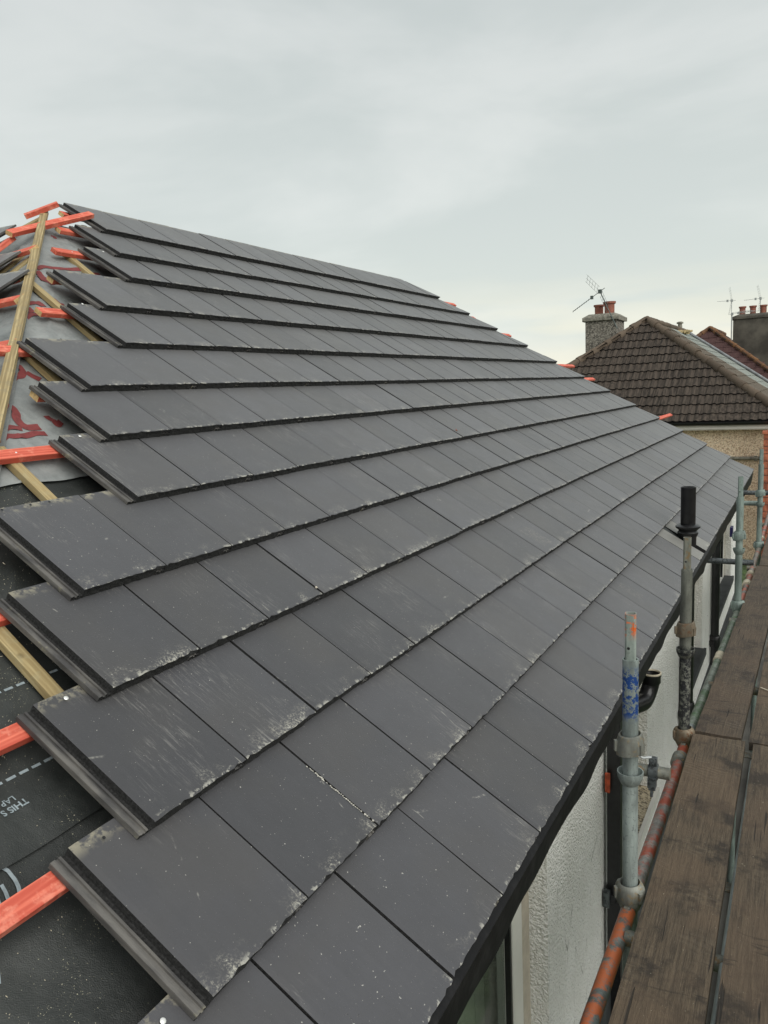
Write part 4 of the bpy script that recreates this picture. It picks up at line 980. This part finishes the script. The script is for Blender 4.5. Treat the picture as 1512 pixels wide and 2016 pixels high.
for k in range(1, 14):
    V = -NG * k + .03
    if k == 13: V = -SL - .02
    hw = -V * nc
    i0 = -int(hw / .30) - 1
    for i in range(i0, int(hw / .30) + 2):
        X = i * .30 + (0 if k % 2 else .0) + .02
        if X > hw or X + .30 < -hw: continue
        cuts = []
        V2 = V + .36
        if X + .30 > -V2 * nc: no = Vector((1, nc, 0)).normalized(); cuts.append((Vector(((-X - nc * V + 0.0), 0, 0)), no))
        if X < V2 * nc: no = Vector((-1, nc, 0)).normalized(); cuts.append((Vector(((nc * V - X), 0, 0)), no))
        mw = FF @ T(X, V + R.uniform(-.004, .004), R.uniform(-.002, .003))
        me = wt[R.randrange(4)] if not cuts else bm_cut(wave_tile(.30, .36, R.randrange(99)), cuts, ['ntile', 'black'], 'tile')
        if me: nt_list.append((abs(X + .30 - 1.2) * .3 + k * .05, mw, me, 'f'))
far_bm = {'nflat': bmesh.new(), 'ntile': bmesh.new()}
def join_into(bmx, me, mw):
    tmp = bmesh.new(); tmp.from_mesh(me); tmp.transform(mw); mt_ = bpy.data.meshes.new('t'); tmp.to_mesh(mt_); tmp.free(); bmx.from_mesh(mt_); bpy.data.meshes.remove(mt_)
ft = [bm_cut(flat_tile(.30, .36, k), [], ['nflat', 'black'], 'tile') for k in range(3)]
fs_ = [bm_cut(flat_tile(.36, .36, k + 9), [], ['nslate', 'black'], 'slate') for k in range(3)]
count = 0
for k in range(1, 14):
    V = -NG * k + .03
    if k == 13: V = -SL - .02
    U0 = V * nc            # hip at this course (negative = towards the camera)
    U = NRE - NAY; ns2 = 0
    UB = NRE - NAY - 3.3
    while U > U0:
        if U > UB: wd_ = .36; lst = fs_; nm = 'slate'; mts = ['nslate', 'black']
        else: wd_ = .30; lst = ft; nm = 'tile'; mts = ['nflat', 'black']
        Us = U - wd_; mw = SF @ T(Us, V + (.10 if nm == 'slate' and False else 0) + R.uniform(-.003, .003), R.uniform(-.001, .002))
        me = lst[R.randrange(3)]
        if Us < (V + .36) * nc:
            no = Vector((-1, nc, 0)).normalized(); bm_ = flat_tile(wd_, .36, 3); me = bm_cut(bm_, [(Vector((V * nc - Us, 0, 0)), no)], mts, nm)
        if me:
            if nm == 'slate' or (Us < U0 + 1.3): nt_list.append((.5, mw, me, nm))
            else: join_into(far_bm['nflat'], me, mw)
        U -= wd_
nt_list.sort(key=lambda t: t[0]); 
for q, (d_, mw, me, kd) in enumerate(nt_list):
    if q < 285: link('slate' if kd == 'slate' else 'tile', me, nroof, mw)
    else: join_into(far_bm['ntile'], me, mw)
for kx in far_bm:
    me = bpy.data.meshes.new('far_tiles'); far_bm[kx].to_mesh(me); far_bm[kx].free(); me.materials.append(MT[kx]); me.materials.append(MT['black'])
    if len(me.polygons): o = link('far_tiles', me, nroof, Matrix.Identity(4)); o['kind'] = 'stuff'
# left face: plain sheet of tiles as stuff
bmx = bmesh.new()
for k in range(1, 13):
    V = -NG * k
    for i in range(36):
        U = -7.0 + i * .30
        if U + .3 > -V * nc + .1: continue
        join_into(bmx, wt[i % 4], WF @ T(U, V, 0))
me = bpy.data.meshes.new('far_tiles'); bmx.to_mesh(me); bmx.free(); me.materials.append(MT['ntile']); me.materials.append(MT['black']); o = link('far_tiles', me, nroof, Matrix.Identity(4)); o['kind'] = 'stuff'
def caps(a, b_, parent, mt, r0=.125, step=.42, r1=.105):
    a = Vector(a); b_ = Vector(b_); d = b_ - a; n_ = int(d.length / step); q = d.normalized()
    for i in range(n_ + 1):
        l_ = min(step * 1.12, (d.length - step * i)); 
        if l_ < .08: continue
        mb = MB(); rr = r0 * R.uniform(.96, 1.04)
        mb.lathe([(r1 * .75, 0), (r1, .0), (r1, l_ * .6), (rr, l_ * .82), (rr, l_), (rr * .8, l_)], (0, 0, 0), seg=14, caps=(True, True))
        z = q; x = Vector((0, 0, 1)).cross(z).normalized(); y = z.cross(x)
        p_ = a + q * step * i + Vector((R.uniform(-.008, .008), R.uniform(-.008, .008), -.035 + R.uniform(-.006, .006)))
        mw = Matrix(((x.x, y.x, z.x, p_.x), (x.y, y.y, z.y, p_.y), (x.z, y.z, z.z, p_.z), (0, 0, 0, 1)))
        mb.build('hip_cap', mt, parent, smooth_=True, mw=mw)
e2 = NRUN + .02
caps((NAX, NAY, NZ + .03), (NAX + e2, NAY - e2, NE + .03), nroof, 'ncap', .105, .42, .088)
caps((NAX, NAY, NZ + .02), (NAX - e2, NAY - e2, NE + .02), nroof, 'ncap', .098, .42, .085)
caps((NAX, NAY + .1, NZ + .03), (NAX, NRE, NZ + .03), nroof, 'ncap', .085, .42, .075)
mb = MB(); a = Vector((NAX, NRE + .02, NZ + .03)); b_ = Vector((NAX + NRUN + .05, NRE + .02, NE + .03)); mb.tube(a, b_, .05, 10); mb.build('verge_strip', 'lead', nroof, smooth_=True, mw=Matrix.Identity(4))
mb = MB(); mb.lathe([(.07, 0), (.06, .12), (.10, .13), (.10, .17), (.05, .19)], (NAX + .02, 25.6, NZ + .05), seg=14); mb.build('ridge_vent', 'cap_stone', nroof, smooth_=True, mw=Matrix.Identity(4))
mb = MB()
for i in range(9): mb.box((NAX + .25 + R.uniform(-.12, .12), 25.3 + R.uniform(-.6, .7), NZ - .12 + R.uniform(-.03, .02)), (.14, .18, .05), Matrix.Rotation(R.uniform(0, 3), 3, 'Z') @ Matrix.Rotation(R.uniform(-.4, .4), 3, 'X'))
o = mb.build('lichen_clump', 'yellow_x', nroof, mw=Matrix.Identity(4)); o['kind'] = 'stuff'
# walls, gutter, fascia
mb = MB(); wx0, wx1, wy0, wy1 = NAX - 3.0, NAX + 3.0, NAY - 3.0, NRE - .05
mb.box(((wx0 + wx1) / 2, (wy0 + wy1) / 2, 1.36), (wx1 - wx0, wy1 - wy0, 2.72)); mb.build('wall', 'pebble', nb, mw=Matrix.Identity(4))
mb = MB(); y_ = NAY - NRUN; mb.box((NAX, y_ + .06, NE - .115), (2 * NRUN, .03, .13)); mb.box((NAX, y_ + .20, NE - .19), (2 * NRUN - .1, .26, .02)); mb.build('fascia', 'white_paint', nb, mw=Matrix.Identity(4))
mb = MB(); vs__ = []; fs = []
for x in (NAX - NRUN - .02, NAX + NRUN + .02):
    for i in range(9): a = math.pi + math.pi * i / 8; vs__.append((x, y_ - .015 + .062 * math.cos(a), NE - .030 + .072 * math.sin(a)))
    for i in range(9): a = 2 * math.pi - math.pi * i / 8; vs__.append((x, y_ - .015 + .057 * math.cos(a), NE - .030 + .066 * math.sin(a)))
for i in range(18): fs.append((i, (i + 1) % 18, 18 + (i + 1) % 18, 18 + i))
mb.add(vs__, fs); mb.build('gutter', 'black', nb, smooth_=True, mw=Matrix.Identity(4))
mb = MB(); mb.tube((1.0, wy0 - .05, 2.12), (3.55, wy0 - .05, 2.13), .035, 12)
for x in (1.6, 2.6, 3.3): mb.box((x, wy0 - .03, 2.125), (.06, .08, .10))
mb.build('wall_pipe', 'cap_stone', nb, smooth_=True, mw=Matrix.Identity(4))
# orange brick pier at the right
pier = empty('brick_pier', (3.75, 16.3, 0), label='narrow orange brick pier at the right edge, in front of the beige wall', cat='pier')
mb = MB(); mb.box((0, 0, 1.35), (.52, .34, 2.68)); mb.build('core', 'mortar', pier)
bme = {}
z = .02; row = 0
while z < 2.66:
    hh = .142
    xs_ = [(-.275, .055), (.07, .275)] if row % 2 else [(-.275, -.09), (-.075, .275)]
    for a, b_ in xs_:
        key = (row % 2, a)
        if key not in bme: mb = MB(); mb.box((0, 0, 0), (b_ - a, .40, hh - .014)); bme[key] = mb.mesh('brick', 'orange_brick')
        link('brick', bme[key], pier, parent_inv(pier).inverted() @ T((a + b_) / 2, 0, z + hh / 2))
    z += hh; row += 1
mb = MB(); mb.box((0, 0, 2.70), (.60, .46, .05)); mb.build('cap', 'orange_brick', pier)

# chimneys
def chimney(x0, x1, y0, y1, z0, z1, body, label, pots, capm='cap_stone', ov=.09, caph=.16):
    o = empty('chimney', ((x0 + x1) / 2, (y0 + y1) / 2, z0), label=label, cat='chimney', group=None); I = Matrix.Identity(4)
    mb = MB(); mb.box(((x0 + x1) / 2, (y0 + y1) / 2, (z0 + z1 - caph) / 2), (x1 - x0, y1 - y0, z1 - caph - z0)); mb.build('stack', body, o, mw=I)
    mb = MB(); mb.box(((x0 + x1) / 2, (y0 + y1) / 2, z1 - caph / 2), (x1 - x0 + 2 * ov, y1 - y0 + 2 * ov, caph)); 
    mb.box(((x0 + x1) / 2, (y0 + y1) / 2, z1 + .045), (x1 - x0 + ov * 1.6, y1 - y0 + ov * 1.6, .09), taper=.72); mb.build('cap', capm, o, mw=I, bevel=.02)
    for px, py, r_, h_, m_ in pots:
        mb = MB(); zz = z1 + .06
        mb.lathe([(r_ * .88, 0), (r_ * .90, h_ * .8), (r_ * 1.12, h_ * .84), (r_ * 1.14, h_), (r_ * .9, h_), (r_ * .8, h_ * .6)], (px, py, zz), seg=18); mb.build('chimney_pot', m_, o, smooth_=True, mw=I)
    return o
# chimney one behind the left hip: matched at y 21.5
chimney(-1.28, -.44, 21.5, 22.5, 3.4, 5.56, 'pebble_grey', 'grey pebbledashed chimney with two terracotta pots behind the left hip of the neighbouring roof', ((-1.02, 22.0, .13, .30, 'terracotta'), (-.68, 21.75, .15, .34, 'terracotta')), caph=.11, ov=.07)

# ================================================================== second house
H2 = (.616, 34.0, 5.73)
run2, rise2 = 3.6, 2.85
h2 = empty('far_house', (H2[0], 38, 0), label='farther house with a plum red hipped roof and rusty hip caps at the right edge', cat='house')
mb = MB(); X0, Y0, Z0 = H2; mb.add([(X0, Y0, Z0), (X0, Y0 + 6, Z0), (X0 + run2, Y0 - run2, Z0 - rise2), (X0 + run2, Y0 + 6, Z0 - rise2), (X0 - run2, Y0 - run2, Z0 - rise2), (X0 - run2, Y0 + 6, Z0 - rise2)],
    [(0, 4, 2), (0, 2, 3, 1), (0, 1, 5, 4), (1, 3, 5), (2, 4, 5, 3)]); r2 = mb.build('roof', 'n2tile', h2, mw=Matrix.Identity(4))
pt2 = math.atan2(rise2, run2); c2, s2 = math.cos(pt2), math.sin(pt2)
F2 = Matrix(((1, 0, 0, X0), (0, c2, -s2, Y0), (0, s2, c2, Z0 + .03), (0, 0, 0, 1))); S2 = Matrix(((0, -c2, s2, X0), (1, 0, 0, Y0), (0, s2, c2, Z0 + .03), (0, 0, 0, 1)))
bmx = bmesh.new(); t2 = [bm_cut(flat_tile(.30, .36, k + 30, .035), [], ['n2tile', 'black'], 't') for k in range(3)]
for k in range(1, 14):
    V = -k * .34
    for i in range(-14, 14):
        X = i * .30
        if X + .3 > -(V + .36) * c2 and X > -V * c2 - .3: continue
        if X < V * c2: continue
        join_into(bmx, t2[R.randrange(3)], F2 @ T(X, V, R.uniform(-.003, .003)))
    for i in range(30):
        U = V * c2 + i * .30
        if U > 6: continue
        join_into(bmx, t2[R.randrange(3)], S2 @ T(U, V, 0))
me = bpy.data.meshes.new('roof_tiles'); bmx.to_mesh(me); bmx.free(); me.materials.append(MT['n2tile']); me.materials.append(MT['black']); o = link('roof_tiles', me, r2, Matrix.Identity(4)); o['kind'] = 'stuff'
caps((X0, Y0, Z0 + .06), (X0 + run2, Y0 - run2, Z0 - rise2 + .06), r2, 'n2cap', .095, .42, .08)
caps((X0, Y0, Z0 + .06), (X0 - run2, Y0 - run2, Z0 - rise2 + .06), r2, 'n2cap', .095, .42, .08)
caps((X0, Y0, Z0 + .05), (X0, Y0 + 6, Z0 + .05), r2, 'n2cap', .09, .5, .08)
mb = MB(); mb.box((X0, Y0 + 1.3, 1.45), (6.4, 9.0, 2.9)); mb.build('wall', 'pebble', h2, mw=Matrix.Identity(4))
chimney(1.30, 3.05, 36.0, 36.8, 3.0, 6.24, 'cement_dark', 'tall dark rendered chimney with a row of pots at the right edge',
        tuple((1.62 + .40 * i, 36.4, .13, .36, 'terracotta') for i in range(3)) + ((2.86, 36.4, .14, .42, 'black'),), capm='cement_dark', ov=.05, caph=.12)

# ---- aerials
def yagi(name, label, base, mast, boom_dir, boom_len, n_el, el_len, mt, grid=True, el_dir=None, r=.012, group=None):
    o = empty(name, tuple(base), label=label, cat='aerial'); I = Matrix.Identity(4); base = Vector(base); top = base + Vector(mast)
    mb = MB(); mb.tube(base, top, r * 1.5, 8); mb.build('mast', mt, o, mw=I)
    d = Vector(boom_dir).normalized(); ed = Vector(el_dir).normalized() if el_dir else d.cross(Vector((0, 0, 1))).normalized()
    mb = MB(); mb.tube(top - d * .15, top + d * boom_len, r, 6)
    mb.box(top, (.09, .09, .10)); mb.box(top + d * boom_len * .30, (.07, .07, .09)); mb.build('boom', mt, o, mw=I)
    mb = MB()
    for i in range(n_el):
        p_ = top + d * (boom_len * (.34 + .66 * i / max(1, n_el - 1))); mb.tube(p_ - ed * el_len / 2, p_ + ed * el_len / 2, r * .75, 5)
    mb.build('element', mt, o, mw=I)
    if grid:
        mb = MB(); up = ed.cross(d).normalized()
        for sg in (1, -1):
            q = (up * sg * .85 + d * .15 * 1).normalized()
            for j in range(5): p_ = top + q * (.10 + .10 * j); mb.tube(p_ - ed * .22, p_ + ed * .22, r * .35, 4)
            for e in (-.22, 0, .22): mb.tube(top + ed * e + q * .05, top + ed * e + q * .55, r * .35, 4)
        mb.build('reflector', mt, o, mw=I)
    return o
yagi('aerial', 'tilted television aerial on a bent mast strapped to the pebbledashed chimney', (-.40, 21.42, 5.20), (-.46, 0, 1.02), (-.78, -.1, -.52), .86, 9, .10, 'metal_dark', True, el_dir=(.3, -.9, .3), r=.009)
yagi('aerial', 'tall pale aerial left of the dark chimney', (1.24, 35.9, 4.6), (0, 0, 2.30), (-1, -.2, 0), .55, 5, .10, 'metal_light', True, r=.008)
yagi('aerial', 'wide low aerial crossing the tall mast left of the dark chimney', (1.27, 35.85, 4.6), (0, 0, 1.75), (1, .3, .12), .80, 6, .55, 'metal_light', False, el_dir=(.9, .5, -.1), r=.008)
yagi('aerial', 'small aerial standing on the dark chimney behind the pots', (2.28, 36.6, 6.1), (0, 0, .85), (-1, -.2, -.05), .62, 5, .08, 'metal_light', True, r=.009)

# far side: a clipped hedge and lawn garden beyond the walkway (reflected in the glass)
mb = MB()
for i in range(900):
    p_ = Vector((R.uniform(8.6, 9.6), R.uniform(-6, 14), R.uniform(.05, 1.7))); a = Matrix.Rotation(R.uniform(0, 6.28), 3, 'Z') @ Matrix.Rotation(R.uniform(-1, 1), 3, 'X')
    mb.add([p_ + a @ Vector(q) for q in ((-.2, 0, -.12), (.2, 0, -.1), (.16, .05, .14), (-.15, -.03, .16))], [(0, 1, 2, 3)])
tag(mb.build('hedge', 'grass'), 'green hedge along the garden side, out of view', 'hedge')
# small debris on the roof
mb = MB(); mb.box((0, 0, 0), (.008, .007, .004)); tag(mb.build('pebble', 'beige_trim', mw=RF @ T(1.42, -3.35, .0)), 'tiny pebble lying on a tile low in the middle of the roof', 'pebble')
mb = MB(); mb.add([(-.015, 0, .004), (0, -.010, .010), (.016, .002, .003), (.002, .012, .011), (0, 0, .001)], [(0, 1, 4), (1, 2, 4), (2, 3, 4), (3, 0, 4)]); tag(mb.build('dry_leaf', 'terracotta', mw=RF @ T(4.08, -2.66, -.010)), 'small curled brown leaf on the tiles in mid roof', 'leaf')
# sawdust and chips on the black membrane
mb = MB()
for i in range(420):
    V = R.uniform(-3.95, -2.5); U = hipU(V, NM) + abs(R.gauss(0, .16)) + .02
    if U > hipU(V, NM) + .7: continue
    p_ = RF @ Vector((U, V, NM + wr(U, V) + .001)); a = R.uniform(0, 6.28); l_ = R.uniform(.0008, .0022) * (3.2 if R.random() < .05 else 1)
    dx = RF.to_3x3() @ Vector((math.cos(a) * l_, math.sin(a) * l_, 0)); dy = RF.to_3x3() @ Vector((-math.sin(a) * .0009, math.cos(a) * .0009, 0)); dn = NR * .0012
    mb.add([p_ - dx, p_ + dy, p_ + dx, p_ - dy, p_ + dn], [(0, 1, 4), (1, 2, 4), (2, 3, 4), (3, 0, 4)])
o = mb.build('sawdust', 'tape'); o['kind'] = 'stuff'; o['label'] = 'pale sawdust specks and nails scattered on the black roofing membrane'; o['category'] = 'sawdust'
